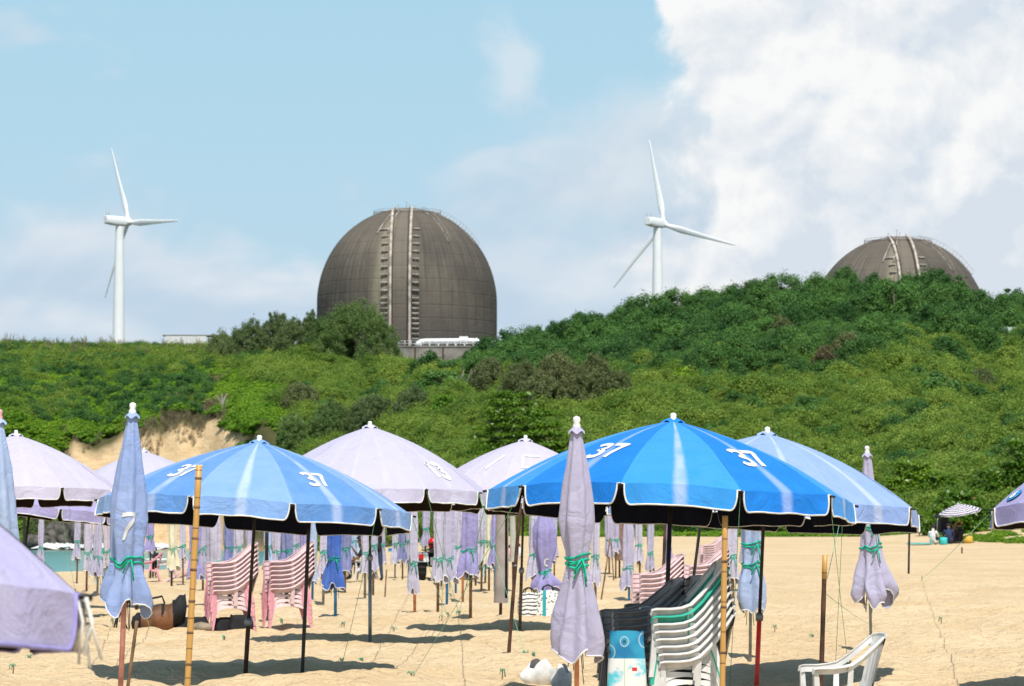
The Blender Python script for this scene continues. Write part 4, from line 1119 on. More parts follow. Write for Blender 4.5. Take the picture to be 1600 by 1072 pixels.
# blue disc and digit on the last one
def disc_on(ps, pi, r0, rad, u0=.30):
    t, fn, H = ps
    inv = t.matrix_basis.inverted()
    mb = MB(); c = inv @ fn(pi, u0, r0)
    up = (inv @ fn(pi, u0, r0 - .08) - c).normalized(); sx_ = (inv @ fn(pi, u0 + .2, r0) - c).normalized(); nrm = sx_.cross(up).normalized()
    if nrm.z < 0: nrm = -nrm
    pts = [c + nrm * .016 + (sx_ * math.cos(a) + up * math.sin(a)) * rad for a in np.linspace(0, 2 * PI, 25)[:-1]]
    mb.add([c + nrm * .018] + pts, [(0, i + 1, (i + 1) % 24 + 1) for i in range(24)])
    d = mb.build('blue_disc', M['sun6'], t)
    nm = MB(); stroke_mesh(nm, '6', rad * 1.15, .032, lambda X, Y: c + nrm * .024 + sx_ * X + up * Y); nm.build('painted_number', M['white_trim'], d)
disc_on(U[10], 8, .93, .085, .2)

# folded parasols -------------------------------------------------------------
def folded(label, base, top, zc, widths, fab, pole='wood_pole', tie=(.0,), tiecol='teal_rope', pleats=6, seed=1, finial='finial', group='folded parasols tied to their poles', cap=True, mark=None, pr=.02, rag=.05, trim=True, tr_=.011):
    """base, top: world points of the pole; zc: height of the hem along the pole; widths: (fraction up the cloth, radius)"""
    base, top = Vector(base), Vector(top); ax = (top - base); H = ax.length; ax.normalize()
    t = thing('folded_parasol', label, 'parasol', base, group)
    t.rotation_mode = 'QUATERNION'; t.rotation_quaternion = Vector((0, 0, 1)).rotation_difference(ax)
    r_ = random.Random(seed); p1, p2, tw = r_.uniform(0, 6.3), r_.uniform(0, 6.3), r_.uniform(-1.2, 1.2)
    wf = [w[0] for w in widths]; wr = [w[1] for w in widths]
    nA = 44
    def S(a, f, out=0.0):
        r = float(np.interp(f, wf, wr))
        am = .10 + .30 * (1 - f) ** 1.3 + .06 * (f > .5)
        k = 1 + am * (math.cos(pleats * a + p1 + tw * f * 2) * .62 + math.cos((pleats - 2) * a + p2 - tw * f) * .38)
        fold = .03 * (1 - f) * math.sin(a * 2 + f * 11 + p2)
        dz = rag * (1 - f) ** 4 * (math.sin(a * 3 + p1) + .6 * math.sin(pleats * a + p2))
        z = zc + (H - .03 - zc) * f - dz
        rr_ = r * k * .86 + fold * r * 3 + r * .05 * math.sin(a * 5 + f * 23 + p1) * math.sin(f * 9 + p2) + out
        off = .25 * r * (1 - f)
        return Vector((rr_ * math.cos(a) + off * math.cos(p1), rr_ * math.sin(a) + off * math.sin(p1), z))
    fs_ = [0, .02, .05, .09, .14, .19, .24, .29, .34, .4, .46, .53, .6, .68, .76, .84, .92, .97, 1.0]
    As = np.linspace(0, 2 * PI, nA + 1)
    mb = MB(); mb.grid(lambda a, f: S(a, f), As, fs_, 0, lambda a, f: (a / 6.2832 * 3 % 1, 1 - f))
    mb.build('cloth', [fab], t)
    if trim:
        hm = MB(); hm.tube([S(a, 0.0, .004) for a in As], .008, 4, cap=False); hm.build('hem', M['white_trim'], t)
    for q in tie:
        for e in (0, .014):
            tm = MB(); tm.tube([S(a, q + e + .012 * math.sin(a + e * 90), .008) for a in As], tr_, 5, cap=False)
            if e == 0:
                s0 = S(-PI / 2 + .4, q, .02); tm.tube([s0, s0 + Vector((.02, -.03, -.08)), s0 + Vector((.035, -.03, -.2))], .009, 5)
                tm.tube([s0, s0 + Vector((-.04, -.03, -.05)), s0 + Vector((-.07, -.02, -.13))], .009, 5)
            tm.build('tie', M[tiecol], t)
    MB().tube([(0, 0, -.35), (0, 0, H - .02)], pr, 9).build('pole', M[pole], t)
    if zc > .45:
        rm = MB()
        for k in range(5):
            a = p1 + k * 1.3; q0 = Vector((.05 * math.cos(a), .05 * math.sin(a), zc + .1)); rm.tube([q0, Vector((.075 * math.cos(a + .3), .075 * math.sin(a + .3), zc - r_.uniform(.08, .24)))], .005, 4)
        rm.build('rib_ends', M['black_pole'], t)
    if cap:
        cm = MB(); cm.grid(lambda a, q: Vector((.072 * q * math.cos(a), .072 * q * math.sin(a), H + .01 - .055 * q * q + .014 * q * math.sin(a * 5))), np.linspace(0, 2 * PI, 31), [.1, .5, 1.0]); cm.build('cap', [fab], t)
        MB().lathe([(.034, -.01), (.034, .02), (.024, .04), (.034, .065), (.028, .09), (.002, .10)], 12, 0, (0, 0, H)).build('finial', M[finial], t)
    if mark:
        ch, a0, f0, size, width, slant = mark; nm = MB(); q = float(np.interp(f0, wf, wr)); hh = (H - zc)
        stroke_mesh(nm, ch, size, width, lambda X, Y: S(a0 + (X + slant * Y) / q, f0 + Y / hh, .006)); nm.build('painted_number', M['white_trim'], t)
    return t
def foldpx(label, bx, by, ty, hem, wpx, fab, D=None, tx=None, top_m=None, **k):
    """from pixels: pole foot (bx, by), crown y ty (or a height in metres), hem y, widths in pixels"""
    b = hit(bx, by) if D is None else None
    if b is None:
        b = at(bx, by, D); b.z = gz(b.x, b.y)
        q = at(bx, by, D); b.x = q.x
    D = b.y; s = F / D
    tp = at(tx if tx is not None else bx, ty, D) if ty is not None else b + Vector(((tx - bx) / s if tx is not None else 0, 0, top_m))
    zc = at(bx, hem, D).z - b.z
    return folded(label, b, tp, zc, [(f, w / s / 2) for f, w in wpx], fab, **k)
FW = lambda w: [(0, w * 1.25), (.08, w * 1.2), (.2, w * .92), (.25, w * .78), (.32, w * .95), (.6, w * .95), (.85, w * .6), (1, w * .3)]
foldpx('tied pale blue parasol with a white seven and faded pink pole before the blue one', 187, 1112, 645, 948, [(0, 70), (.06, 72), (.14, 56), (.20, 48), (.235, 45), (.28, 50), (.45, 61), (.62, 50), (.8, 35), (.93, 22), (1, 14)], FAB['fb'], D=28, tx=207, pole='pink_pole', tie=(.235,), seed=4, mark=('7', -1.5, .42, .25, .045, .2), rag=.07, pr=.026)
foldpx('tallest tied lavender grey parasol crossed with green rope before the brightest blue one', 901, 1115, 668, 1025, [(0, 74), (.05, 76), (.14, 68), (.26, 52), (.37, 36), (.41, 31), (.45, 36), (.6, 54), (.75, 45), (.9, 28), (1, 17)], FAB['fl'], D=25.4, tx=901, pole='orange_pole', tie=(.405, .43), seed=8, rag=.045, pr=.022)
foldpx('tied pale blue parasol with a pink knob at the very edge of the picture', -4, 1112, 655, 960, [(0, 80), (.14, 70), (.24, 56), (.45, 62), (.62, 54), (.8, 40), (.93, 22), (1, 14)], FAB['fb2'], D=28.6, tx=-1, pole='pink_pole', tie=(.24,), seed=14, finial='finial_pink')
foldpx('pale blue tied parasol on a steel pole under the washed blue one', 1172, 1030, 700, 950, [(0, 46), (.05, 54), (.16, 48), (.26, 30), (.42, 32), (.6, 34), (.85, 24), (1, 12)], FAB['fb2'], tx=1175, pole='steel_pole', tie=(.27, .40), seed=21, rag=.06)
foldpx('violet tied parasol with flared dark hem, white knob rising over the washed blue parasol', 1361, 1013, 708, 938, [(0, 52), (.05, 64), (.14, 52), (.30, 34), (.45, 30), (.6, 30), (.85, 20), (1, 12)], FAB['fl'], tx=1355, pole='steel_pole', tie=(.36, .50), seed=23, rag=.10)
# the crowd of folded ones further back: foot px, foot py, hem py, width px, cloth, pole, tie, label
FL = [
 (648, 962, 925, 13, 'fl3', 'orange_pole', 'narrow pale lilac folded parasol with flared hem on an orange pole'),
 (684, 957, 905, 16, 'fl3', 'wood_pole', 'pale lilac folded parasol on a brown pole beside the quad bike'),
 (698, 948, 907, 18, 'fl', 'blue_pole', 'lavender folded parasol on a bright blue pole'),
 (723, 942, 888, 15, 'fl3', 'orange_pole', 'pale lilac folded parasol on a red brown pole next to the violet bundle'),
 (735, 967, 898, 26, 'fl2', 'wood_pole', 'broad violet folded parasol bound with rope on a thick brown pole'),
 (712, 930, 880, 18, 'fl', 'blue_pole', 'lavender folded parasol with a blue dotted hem behind the quad bike'),
 (752, 925, 880, 18, 'fl3', 'wood_pole', 'pale lilac folded parasol at the teal striped chairs'),
 (764, 925, 882, 13, 'cream', 'wood_pole', 'cream yellow folded parasol among the lilac ones'),
 (773, 928, 884, 15, 'fl2', 'blue_pole', 'violet folded parasol just beside the taupe sleeve'),
 (664, 905, 852, 12, 'fl', 'wood_pole', 'small lavender folded parasol above the red helmet'),
 (836, 958, 902, 18, 'fl3', 'wood_pole', 'pale lilac folded parasol with wide flap beside the violet one with a C'),
 (866, 900, 868, 10, 'fl', 'wood_pole', 'small lavender folded parasol far behind the tallest tied one'),
 (930, 945, 912, 14, 'fl3', 'wood_pole', 'pale lilac folded parasol leaning near the tallest tied one'),
 (952, 896, 868, 13, 'fl', 'wood_pole', 'lavender folded parasol left of the brown sleeve with several props'),
 (983, 935, 918, 18, 'fl', 'blue_pole', 'lavender folded parasol with short flared hem beside the brown sleeve'),
 (1016, 920, 890, 11, 'fl', 'wood_pole', 'slim lavender folded parasol over the pink chairs under the bright blue one'),
 (1044, 905, 880, 11, 'fl2', 'blue_pole', 'violet folded parasol with blue tip under the bright blue one'),
 (1145, 965, 906, 17, 'fl3', 'wood_pole', 'pale lilac folded parasol with ragged hem beside the bamboo pole'),
 (64, 905, 877, 9, 'fl', 'wood_pole', 'slim lavender folded parasol standing before the sea near the surf'),
 (135, 925, 890, 14, 'fl3', 'wood_pole', 'pale lilac folded parasol at the waterline, first in its row'),
 (152, 930, 898, 15, 'fl', 'steel_pole', 'lavender folded parasol beside the teal and white chairs'),
 (168, 918, 884, 12, 'fl4', 'wood_pole', 'pinkish folded parasol right behind the teal and white chairs'),
 (268, 920, 888, 13, 'cream', 'black_pole', 'cream folded parasol standing alone before the sea'),
 (235, 905, 862, 12, 'fl2', 'black_pole', 'violet folded parasol behind the child near the water'),
 (302, 938, 903, 17, 'fl2', 'wood_pole', 'violet folded parasol by the bamboo pole near the water'),
 (331, 945, 908, 21, 'fl3', 'wood_pole', 'pale lilac folded parasol behind the pink chair stack under the blue parasol'),
 (357, 920, 888, 22, 'fs', 'black_pole', 'slate blue folded parasol on a black pole behind the pink chairs'),
 (388, 925, 880, 14, 'fl', 'wood_pole', 'lavender folded parasol between the two pink chair stacks'),
 (433, 928, 892, 15, 'fl3', 'wood_pole', 'pale lilac folded parasol over the second pink chair stack'),
 (447, 930, 890, 20, 'fs', 'black_pole', 'slate blue folded parasol with open pleats over the second pink chair stack'),
 (463, 922, 882, 13, 'fl', 'wood_pole', 'lavender folded parasol at the inner edge of the second pink chair stack'),
 (488, 938, 908, 14, 'fb2', 'blue_pole', 'pale blue folded parasol on a blue pole beside the second pink chair stack'),
 (515, 928, 885, 13, 'fl', 'wood_pole', 'lavender folded parasol behind the strong blue one'),
 (524, 966, 917, 24, 'fd', 'blue_pole', 'strong blue folded parasol on a blue pole'),
 (539, 928, 893, 20, 'fs', 'wood_pole', 'slate violet folded parasol touching the strong blue one'),
 (554, 898, 872, 12, 'fb2', 'wood_pole', 'small pale blue folded parasol behind the seated person'),
 (570, 935, 893, 17, 'fl3', 'steel_pole', 'pale lilac folded parasol in front of the seated person'),
 (596, 902, 880, 9, 'fl', 'steel_pole', 'small lavender folded parasol beside the standing person'),
 (617, 902, 880, 9, 'fl3', 'steel_pole', 'small pale lilac folded parasol between the standing person and the quad bike'),
 (629, 905, 876, 11, 'fs', 'wood_pole', 'small slate folded parasol with white hem on a thick wooden pole'),
 (690, 915, 868, 11, 'fl3', 'wood_pole', 'small pale lilac folded parasol seen over the quad bike rack'),
 (743, 915, 872, 15, 'fl3', 'wood_pole', 'pale lilac folded parasol between the violet bundle and the teal chairs'),
 (758, 912, 868, 13, 'fl', 'wood_pole', 'lavender folded parasol partly behind the cream yellow one'),
 (788, 918, 872, 12, 'fl3', 'wood_pole', 'pale lilac folded parasol right behind the taupe sleeve'),
 (583, 930, 888, 12, 'fl', 'wood_pole', 'lavender folded parasol in front of the standing person'),
 (505, 945, 900, 12, 'fl3', 'steel_pole', 'pale lilac folded parasol between the black prop and the strong blue one'),
 (476, 935, 890, 14, 'fl2', 'wood_pole', 'violet folded parasol just behind the thin black prop'),
 (418, 930, 885, 13, 'fb2', 'wood_pole', 'pale blue folded parasol between the pink chair stacks'),
 (372, 925, 885, 14, 'fl3', 'wood_pole', 'pale lilac folded parasol over the back of the first pink chair stack'),
 (317, 925, 885, 13, 'fl', 'wood_pole', 'lavender folded parasol beside the bamboo pole before the sea'),
 (286, 915, 872, 10, 'fl3', 'wood_pole', 'small pale lilac folded parasol near the cream one by the sea'),
 (120, 912, 872, 10, 'fl', 'wood_pole', 'small lavender folded parasol at the waterline under the lower lavender rim'),
 (182, 925, 885, 13, 'fl3', 'wood_pole', 'pale lilac folded parasol touching the tied pale blue one'),
 (1000, 915, 878, 12, 'fl3', 'wood_pole', 'pale lilac folded parasol over the charcoal chairs'),
 (962, 905, 862, 10, 'fl', 'wood_pole', 'small lavender folded parasol touching the brown sleeve'),
 (917, 900, 858, 10, 'fl3', 'wood_pole', 'small pale lilac folded parasol far behind the crossed green rope'),
 (856, 930, 880, 15, 'fl2', 'wood_pole', 'violet folded parasol standing behind the one marked C'),
 (1163, 925, 880, 11, 'fl', 'wood_pole', 'lavender folded parasol behind the pale blue one on the steel pole'),
 (638, 902, 878, 9, 'fl', 'blue_pole', 'small lavender folded parasol next to the quad bike wheel'),
]
FAB['fl4'] = cloth('pinkish folded cotton', (.54, .46, .56), (.62, .55, .62), 0, 0); FAB['cream'] = M['cream']
for i, (bx, by, hem, w, fb, pl, lab) in enumerate(FL):
    s = 1.0
    foldpx(lab, bx, by, None, hem, [(f, q * 1.12) for f, q in FW(w)], FAB[fb], top_m=rnd.uniform(2.35, 2.65), tx=bx + rnd.uniform(-2, 3), pole=pl, tie=(rnd.uniform(.2, .3),), seed=30 + i, rag=.05, pr=.028 if w > 11 else .024, tr_=.0065)
# the violet one marked C, bound low
foldpx('violet folded parasol with a white letter C and blue flared hem over the striped bags', 849, 962, 792, 922, [(0, 40), (.08, 42), (.22, 16), (.3, 22), (.5, 34), (.75, 36), (1, 12)], FAB['fl2'], tx=850, pole='wood_pole', tie=(.22,), seed=91, mark=('C', -1.35, .34, .14, .03, 0), rag=.05)
# plain sleeves slipped over folded parasols
for (bx, by, hem, top, w, mt, lab) in [
    (782, 965, 942, 800, 22, 'taupe', 'long taupe sleeve drawn over a folded parasol'),
    (802, 925, 878, 806, 10, 'sage', 'slim sage green sleeve drawn over a folded parasol'),
    (968, 903, 876, 805, 15, 'brown_sleeve', 'short brown sleeve drawn over a folded parasol')]:
    b = hit(bx, by); s = F / b.y; zc = at(bx, hem, b.y).z - b.z; zt = at(bx, top, b.y).z - b.z
    t = thing('sleeved_parasol', lab, 'parasol', b, 'parasols in plain sleeves'); t.rotation_euler.y = rnd.uniform(-.01, .02)
    mb = MB(); r = w / s / 2
    mb.grid(lambda a, f: Vector((r * (1 + .06 * math.sin(a * 3 + f * 4)) * math.cos(a) * (1 - .12 * f), r * math.sin(a) * .8, zc + (zt - zc) * f)), np.linspace(0, 2 * PI, 25), np.linspace(0, 1, 12)); mb.build('sleeve', M[mt], t)
    MB().tube([(0, 0, -.3), (0, 0, zt)], .03, 8).build('pole', M['rust_pole'], t)

# striped parasol far off -----------------------------------------------------
def striped():
    m, nt, b = newmat('striped parasol cloth'); g = G(nt)
    v = g.xyz(g.tc('UV'))[1]
    st = g.m('FRACT', g.m('MULTIPLY', v, 7.0))
    c = g.mix(g.m('GREATER_THAN', st, .52), (.72, .70, .70), (.07, .06, .13))
    c = g.mix(g.m('GREATER_THAN', g.m('ABSOLUTE', g.m('SUBTRACT', g.m('FRACT', g.m('MULTIPLY', v, 2.33)), .5)), .46), c, (.42, .30, .36))
    g._in(b.inputs['Base Color'], c); b.inputs['Roughness'].default_value = .8
    return m
FAB['str'] = striped()
g_ = hit(1496, 849, 100, 170)
DG = g_.y
striped_p = parasol('striped white and dark parasol tilted over the seated group at the slope foot', (1497, 788), DG, .98, .36, (FAB['str'], FAB['str']), (-.16, -.16), 0, val=.03, underside='underside_brown', pole='black_pole', seed=33)

# ------------------------------------------------------------------ plastic armchairs
ARM_Z, SEAT_Z = .56, .34
def chair_parts(TOP_Z):
    P_ = {}
    mb = MB()
    def seat(u, v):      # u back to front, v side to side
        x = -.22 + .47 * u; w = .215 + .03 * u; y = (v * 2 - 1) * w
        z = SEAT_Z + .02 * u - .018 * math.sin(PI * u) * math.cos((v - .5) * 2.4) - (.05 * max(0, (u - .86) / .14) ** 2)
        return Vector((x, y, z))
    us, vs_ = np.linspace(0, 1, 12), np.linspace(0, 1, 10)
    mb.grid(seat, us, vs_); mb.grid(lambda u, v: seat(u, v) - Vector((0, 0, .012)), us, vs_)
    for v in (0, 1):     # side aprons with a shallow arch
        mb.grid(lambda u, q: seat(u, v) + Vector((0, (v * 2 - 1) * .008 * q, -q * (.035 + .055 * (2 * u - 1) ** 2))), us, [0, 1])
    mb.grid(lambda v, q: seat(1, v) + Vector((.004, 0, -q * (.02 + .05 * (2 * v - 1) ** 2))), vs_, [0, 1])
    mb.grid(lambda v, q: seat(0, v) + Vector((-.004, 0, -q * (.03 + .04 * (2 * v - 1) ** 2))), vs_, [0, 1])
    P_['seat'] = mb
    mb = MB()
    def back(y, f):      # f up the back
        w = .205 + .02 * f
        return Vector((-.21 - .10 * f - .05 * (1 - (y / .23) ** 2) - .02 * f * f, y * (w / .205), SEAT_Z + .03 + (TOP_Z - SEAT_Z - .03) * f + .02 * f * (1 - (y / .22) ** 2)))
    for k in range(6):
        y0 = -.20 + k * .069
        mb.grid(lambda a, f: back(y0 + a * .048, f), [0, .5, 1], np.linspace(.0, .84, 8)); mb.grid(lambda a, f: back(y0 + a * .048, f) - Vector((.010, 0, 0)), [0, .5, 1], np.linspace(.0, .84, 8))
    for f0, f1 in ((.80, 1.0), (.0, .12)):
        mb.grid(lambda y, f: back(y, f) + Vector((.001, 0, 0)), np.linspace(-.215, .215, 13), np.linspace(f0, f1, 4)); mb.grid(lambda y, f: back(y, f) - Vector((.014, 0, 0)), np.linspace(-.215, .215, 13), np.linspace(f0, f1, 4))
    mb.tube([back(y, 1.0) - Vector((.006, 0, 0)) for y in np.linspace(-.215, .215, 13)], .013, 6)
    P_['backrest'] = mb
    for s in (-1, 1):
        mb = MB()
        dz = TOP_Z - ARM_Z
        path = [(.305, s * .275, ARM_Z - .05), (.298, s * .28, ARM_Z - .008), (.26, s * .285, ARM_Z), (.14, s * .285, ARM_Z), (.05, s * .283, ARM_Z + .01), (-.03, s * .276, ARM_Z + .10 * dz), (-.12, s * .265, ARM_Z + .32 * dz), (-.21, s * .25, ARM_Z + .60 * dz), (-.29, s * .235, ARM_Z + .86 * dz), (-.33, s * .225, TOP_Z)]
        mb.tube(path, [(.020, .012)] + [(.031, .0095)] * 6 + [(.026, .010)] * 2 + [(.018, .010)], 10, 0, True, (1, 0, 0))
        for k in range(1, len(path) - 1):  # web added under each arm to darken the gaps between stacked arms
            a_, b_ = Vector(path[k]), Vector(path[k + 1])
            o1, o2 = Vector((0, -s * .020, -.006)), Vector((0, -s * .026, -.055))
            mb.add([a_ + o1, b_ + o1, b_ + o2, a_ + o2], [(0, 1, 2, 3)])
        mb.tube([(-.02, s * .255, SEAT_Z), (-.03, s * .275, ARM_Z + .01)], [(.028, .008), (.024, .008)], 8)
        P_['armrest' + str(s)] = mb
        for nm, pts in (('front', [(.300, s * .277, ARM_Z - .02), (.298, s * .278, SEAT_Z), (.315, s * .29, .16), (.33, s * .30, 0)]), ('rear', [(-.22, s * .225, SEAT_Z + .04), (-.27, s * .245, .2), (-.32, s * .265, 0)])):
            mb = MB()
            ws = np.linspace(.050, .030, len(pts)) if nm == 'rear' else [.036, .046, .040, .030]
            # L-shaped leg: two thin webs meeting at the outer corner
            for (dx, dy) in ((-1, 0), (0, -s)):
                A_ = [Vector(p) for p in pts]; sg = 1 if nm == 'front' else -1
                B_ = [p + Vector((dx * sg * w * 1.25, dy * w, 0)) for p, w in zip(A_, ws)]
                n = len(A_); off = Vector((0, -s * .007, 0)) if dx else Vector((-.007 * sg, 0, 0))
                mb.add(A_ + B_ + [p + off for p in A_] + [p + off for p in B_],
                       [(i, i + 1, n + i + 1, n + i) for i in range(n - 1)] + [(2 * n + i, 3 * n + i, 3 * n + i + 1, 2 * n + i + 1) for i in range(n - 1)] + [(n + i, n + i + 1, 3 * n + i + 1, 3 * n + i) for i in range(n - 1)] + [(i, 2 * n + i, 2 * n + i + 1, i + 1) for i in range(n - 1)] + [(n - 1, 3 * n - 1, 4 * n - 1, 2 * n - 1)])
            P_[nm + str(s)] = mb
    return P_
CH = {}
_cp = chair_parts(.82)
for hi, key, mt in [(h_, k_, m_) for h_ in ('', '+') for k_, m_ in (('pink', 'pink_plastic'), ('pale', 'sunlit_pink_plastic'), ('white', 'white_plastic'), ('green', 'green_plastic'), ('grey', 'grey_plastic'))]:
    CH[key + hi] = {k: mb.mesh(k.rstrip('-1'), M[mt]) for k, mb in (_cp if not hi else chair_parts(.94)).items()}
    for me in CH[key + hi].values(): me.set_sharp_from_angle(angle=math.radians(45))
def chair(label, loc, rz, key, group, legs_key=None, tilt=(0, 0), hi=''):
    t = thing('plastic_armchair', label, 'chair', loc, group); t.rotation_euler = (tilt[0], tilt[1], rz)
    for k in _cp:
        nm = 'seat' if k == 'seat' else 'backrest' if k == 'backrest' else 'armrest' if k.startswith('arm') else 'leg'
        link(nm, CH[(legs_key if (legs_key and nm == 'leg') else key) + hi][k], t)
    return t
ORD = ['bottom', 'second', 'third', 'fourth', 'fifth', 'sixth', 'seventh', 'eighth', 'ninth', 'tenth']
def stack(where, group, loc, rz, keys, step=.062, lean=(0, 0), sc=1.0, lk=None, hi=''):
    n = len(keys)
    names = {'pink': 'pink', 'pale': 'pale pink', 'white': 'white', 'green': 'teal', 'grey': 'charcoal'}
    for i, k in enumerate(keys):
        pos = 'topmost' if i == n - 1 else 'bottom' if i == 0 else ORD[i] + ' up'
        c = chair('%s armchair, %s in the stack %s' % (names[k], pos, where), Vector(loc) + Vector((lean[0] * i, lean[1] * i, step * i * sc)), rz + rnd.uniform(-.015, .015), k, group, lk, (0, 0), hi)
        c.scale = (sc, sc, sc)
def gpt(px, D, dz=0):
    p = at(px, 900, D); return Vector((p.x, p.y, gz(p.x, p.y) + dz))
def ghit(px, py): return hit(px, py)
A0 = math.radians(194)
p = ghit(361, 984); stack('nearest the bamboo pole', 'pink chairs in the first stack', p, A0, ['pale'] * 7, .064, (-.004, 0), 1.12, 'pink')
p = ghit(450, 980); stack('beside the black pole', 'pink chairs in the second stack', p, A0, ['pale'] * 7, .064, (-.003, 0), 1.12, 'pink')
# the mixed stack under the brightest blue parasol, and the charcoal one next to it
p = gpt(1076, 26.75, -.10); stack('of mixed colours under the brightest parasol', 'chairs of the mixed stack', p, math.radians(187), ['white', 'white', 'white', 'white', 'white', 'white', 'green', 'white'], .062, (-.010, 0), 1.08, None, '+')
p = gpt(1006, 27.2, -.05); stack('leaning by the printed blue bag', 'chairs of the charcoal stack', p, math.radians(190), ['grey'] * 7, .062, (-.006, 0), 1.05)
p = gpt(1034, 28.6, -.02); stack('of charcoal chairs close to the parasol pole', 'chairs of the second charcoal stack', p, math.radians(192), ['grey'] * 7, .064)
p = gpt(1026, 42); stack('half hidden behind the charcoal chairs', 'pink chairs behind the charcoal stack', p, math.radians(190), ['pale'] * 7, .066)
p = gpt(1100, 46); stack('seen behind the mixed stack', 'pink chairs behind the mixed stack', p, math.radians(190), ['pale'] * 8, .066)
p = ghit(1112, 908); stack('far off beside the bamboo pole', 'far pink chairs beside the bamboo pole', p, math.radians(190), ['pale'] * 8, .062)
p = ghit(172, 916); stack('by the water behind the tied parasol', 'teal and white chairs near the water', p, math.radians(208), ['white', 'white', 'white', 'green', 'white', 'green', 'green'], .075)
p = ghit(764, 908); stack('beside the taupe sleeve', 'teal chairs beside the taupe sleeve', p, math.radians(20), ['white', 'green', 'white', 'green', 'green'], .07)
chair('single white plastic armchair standing alone on the sand near the wooden stake', gpt(1312, 25.6, -.03), math.radians(187), 'white', None)
p = ghit(244, 909)
chair('pale pink plastic armchair tipped over beside the white table', p + Vector((.1, .2, .25)), math.radians(100), 'pale', None, None, (1.3, 0))
chair('pink plastic armchair standing under the edge of the white table', p + Vector((-.25, .5, 0)), math.radians(190), 'pink', None)
t = thing('low_table', 'low white plastic table by the water with pink chairs', 'table', ghit(252, 903))
mb = MB(); mb.lathe([(.02, .60), (.58, .60), (.62, .585), (.62, .56), (.58, .57), (.02, .575)], 28); mb.build('tabletop', M['white_plastic'], t)
for a in range(4): MB().tube([(.38 * math.cos(a * PI/2 + .7), .38 * math.sin(a * PI/2 + .7), .57), (.46 * math.cos(a * PI/2 + .7), .46 * math.sin(a * PI/2 + .7), 0)], [.035, .022], 6).build('leg', M['white_plastic'], t)
t = thing('low_table', 'low white plastic table far back between the taupe sleeve and the brown pole', 'table', ghit(706, 905) + Vector((.6, 1.2, 0)))
mb = MB(); mb.lathe([(.02, .66), (.55, .66), (.58, .64), (.58, .62), (.02, .63)], 28); mb.build('tabletop', M['white_plastic'], t)
for a in range(4): MB().tube([(.38 * math.cos(a * PI/2 + .7), .38 * math.sin(a * PI/2 + .7), .62), (.44 * math.cos(a * PI/2 + .7), .44 * math.sin(a * PI/2 + .7), 0)], [.035, .022], 6).build('leg', M['white_plastic'], t)

# ------------------------------------------------------------------ loose poles and stakes
def pole(label, x0, y0, x1, y1, D, r, mt, name='pole', bands=None, D1=None):
    a = at(x0, y0, D); b = at(x1, y1, D1 or D)
    a = a + (a - b).normalized() * .3
    t = thing(name, label, 'pole', a)
    mb = MB(); d = b - a; n = 10
    mb.tube([d * (k / n) for k in range(n + 1)], [r * (1 + .06 * math.sin(k * 2.1)) for k in range(n + 1)], 12)
    mb.build('shaft', M[mt], t)
    for f in (bands or ()):
        m2 = MB(); q = d * f; u = d.normalized()
        m2.tube([q - u * .012, q, q + u * .012], [r * 1.05, r * 1.18, r * 1.05], 12); m2.build('node', M['wood_pole'] if mt == 'bamboo' else M['steel_pole'], t)
    if name == 'wooden_stake' and d.length > 1:
        m2 = MB(); m2.tube([d * .85, d * .93, d * 1.003], r * 1.08, 12); m2.build('bare_top', M['bamboo'], t)
    return t
pole('thick bamboo pole standing bare in front of the blue parasol with worn folds', 292, 1085, 311, 727, 27.0, .029, 'bamboo', 'bamboo_pole', (.12, .24, .36, .48, .6, .72, .84, .95))
pole('bamboo pole propping the rim of the brightest blue parasol', 1128, 1110, 1133, 806, 26.2, .026, 'bamboo', 'bamboo_pole', (.2, .4, .6, .8))
pole('dark wooden stake with a pale top, near the single white chair', 1283, 1062, 1289, 868, 26.6, .022, 'rust_pole', 'wooden_stake')
pole('thin black pole propping the rim of the worn blue parasol', 473, 1037, 483, 812, 32.4, .021, 'black_pole')
pole('long rusty pole propping the rim of the brightest blue parasol at the lavender side', 796, 1007, 813, 786, 37.0, .024, 'rust_pole', bands=(.62,))
pole('thin black pole propping the lavender parasol with the bracket', 791, 905, 791, 800, 47, .022, 'black_pole')
pole('dark leaning pole behind the mixed chair stack', 1084, 900, 1096, 806, 42, .022, 'black_pole')
pole('dark straight pole behind the charcoal chairs', 1036, 905, 1040, 806, 44, .024, 'rust_pole')
pole('black pole standing by itself far back beside the washed blue rim', 1420, 880, 1421, 826, 84, .030, 'black_pole')
pole('dark pole between the two pink chair stacks', 416, 972, 417, 822, 50, .032, 'black_pole')
pole('thin dark pole under the pinkish lavender parasol', 38, 880, 38, 800, 62, .03, 'black_pole')
pole('thin dark pole behind the tied pale blue parasol', 214, 925, 217, 815, 50, .025, 'rust_pole')
pole('rusty short stake in the sand far off before the vines', 1503, 864, 1503, 855, 118, .03, 'rust_pole', 'wooden_stake')
pole('red and white beacon post at the slope foot behind the striped parasol', 1521, 826, 1521, 774, 158, .075, 'orange_pole', 'beacon_post', (.3, .97))
for i, (x, y, x2, y2, D) in enumerate([(946, 895, 953, 840, 80), (958, 893, 955, 845, 82), (939, 940, 948, 880, 66), (1121, 935, 1133, 855, 60), (600, 955, 604, 890, 70), (205, 1035, 214, 970, 30)]):
    pole(['slim prop stick leaning on the lavender folded parasol by the brown sleeve', 'second slim prop stick crossing the leaning one', 'slim prop stick leaning near the tallest tied parasol', 'slim prop stick at the bamboo pole', 'slim prop stick before the standing person', 'short dark stick in the sand at the tied pale blue parasol'][i], x, y, x2, y2, D, .018, 'wood_pole', 'prop_stick')

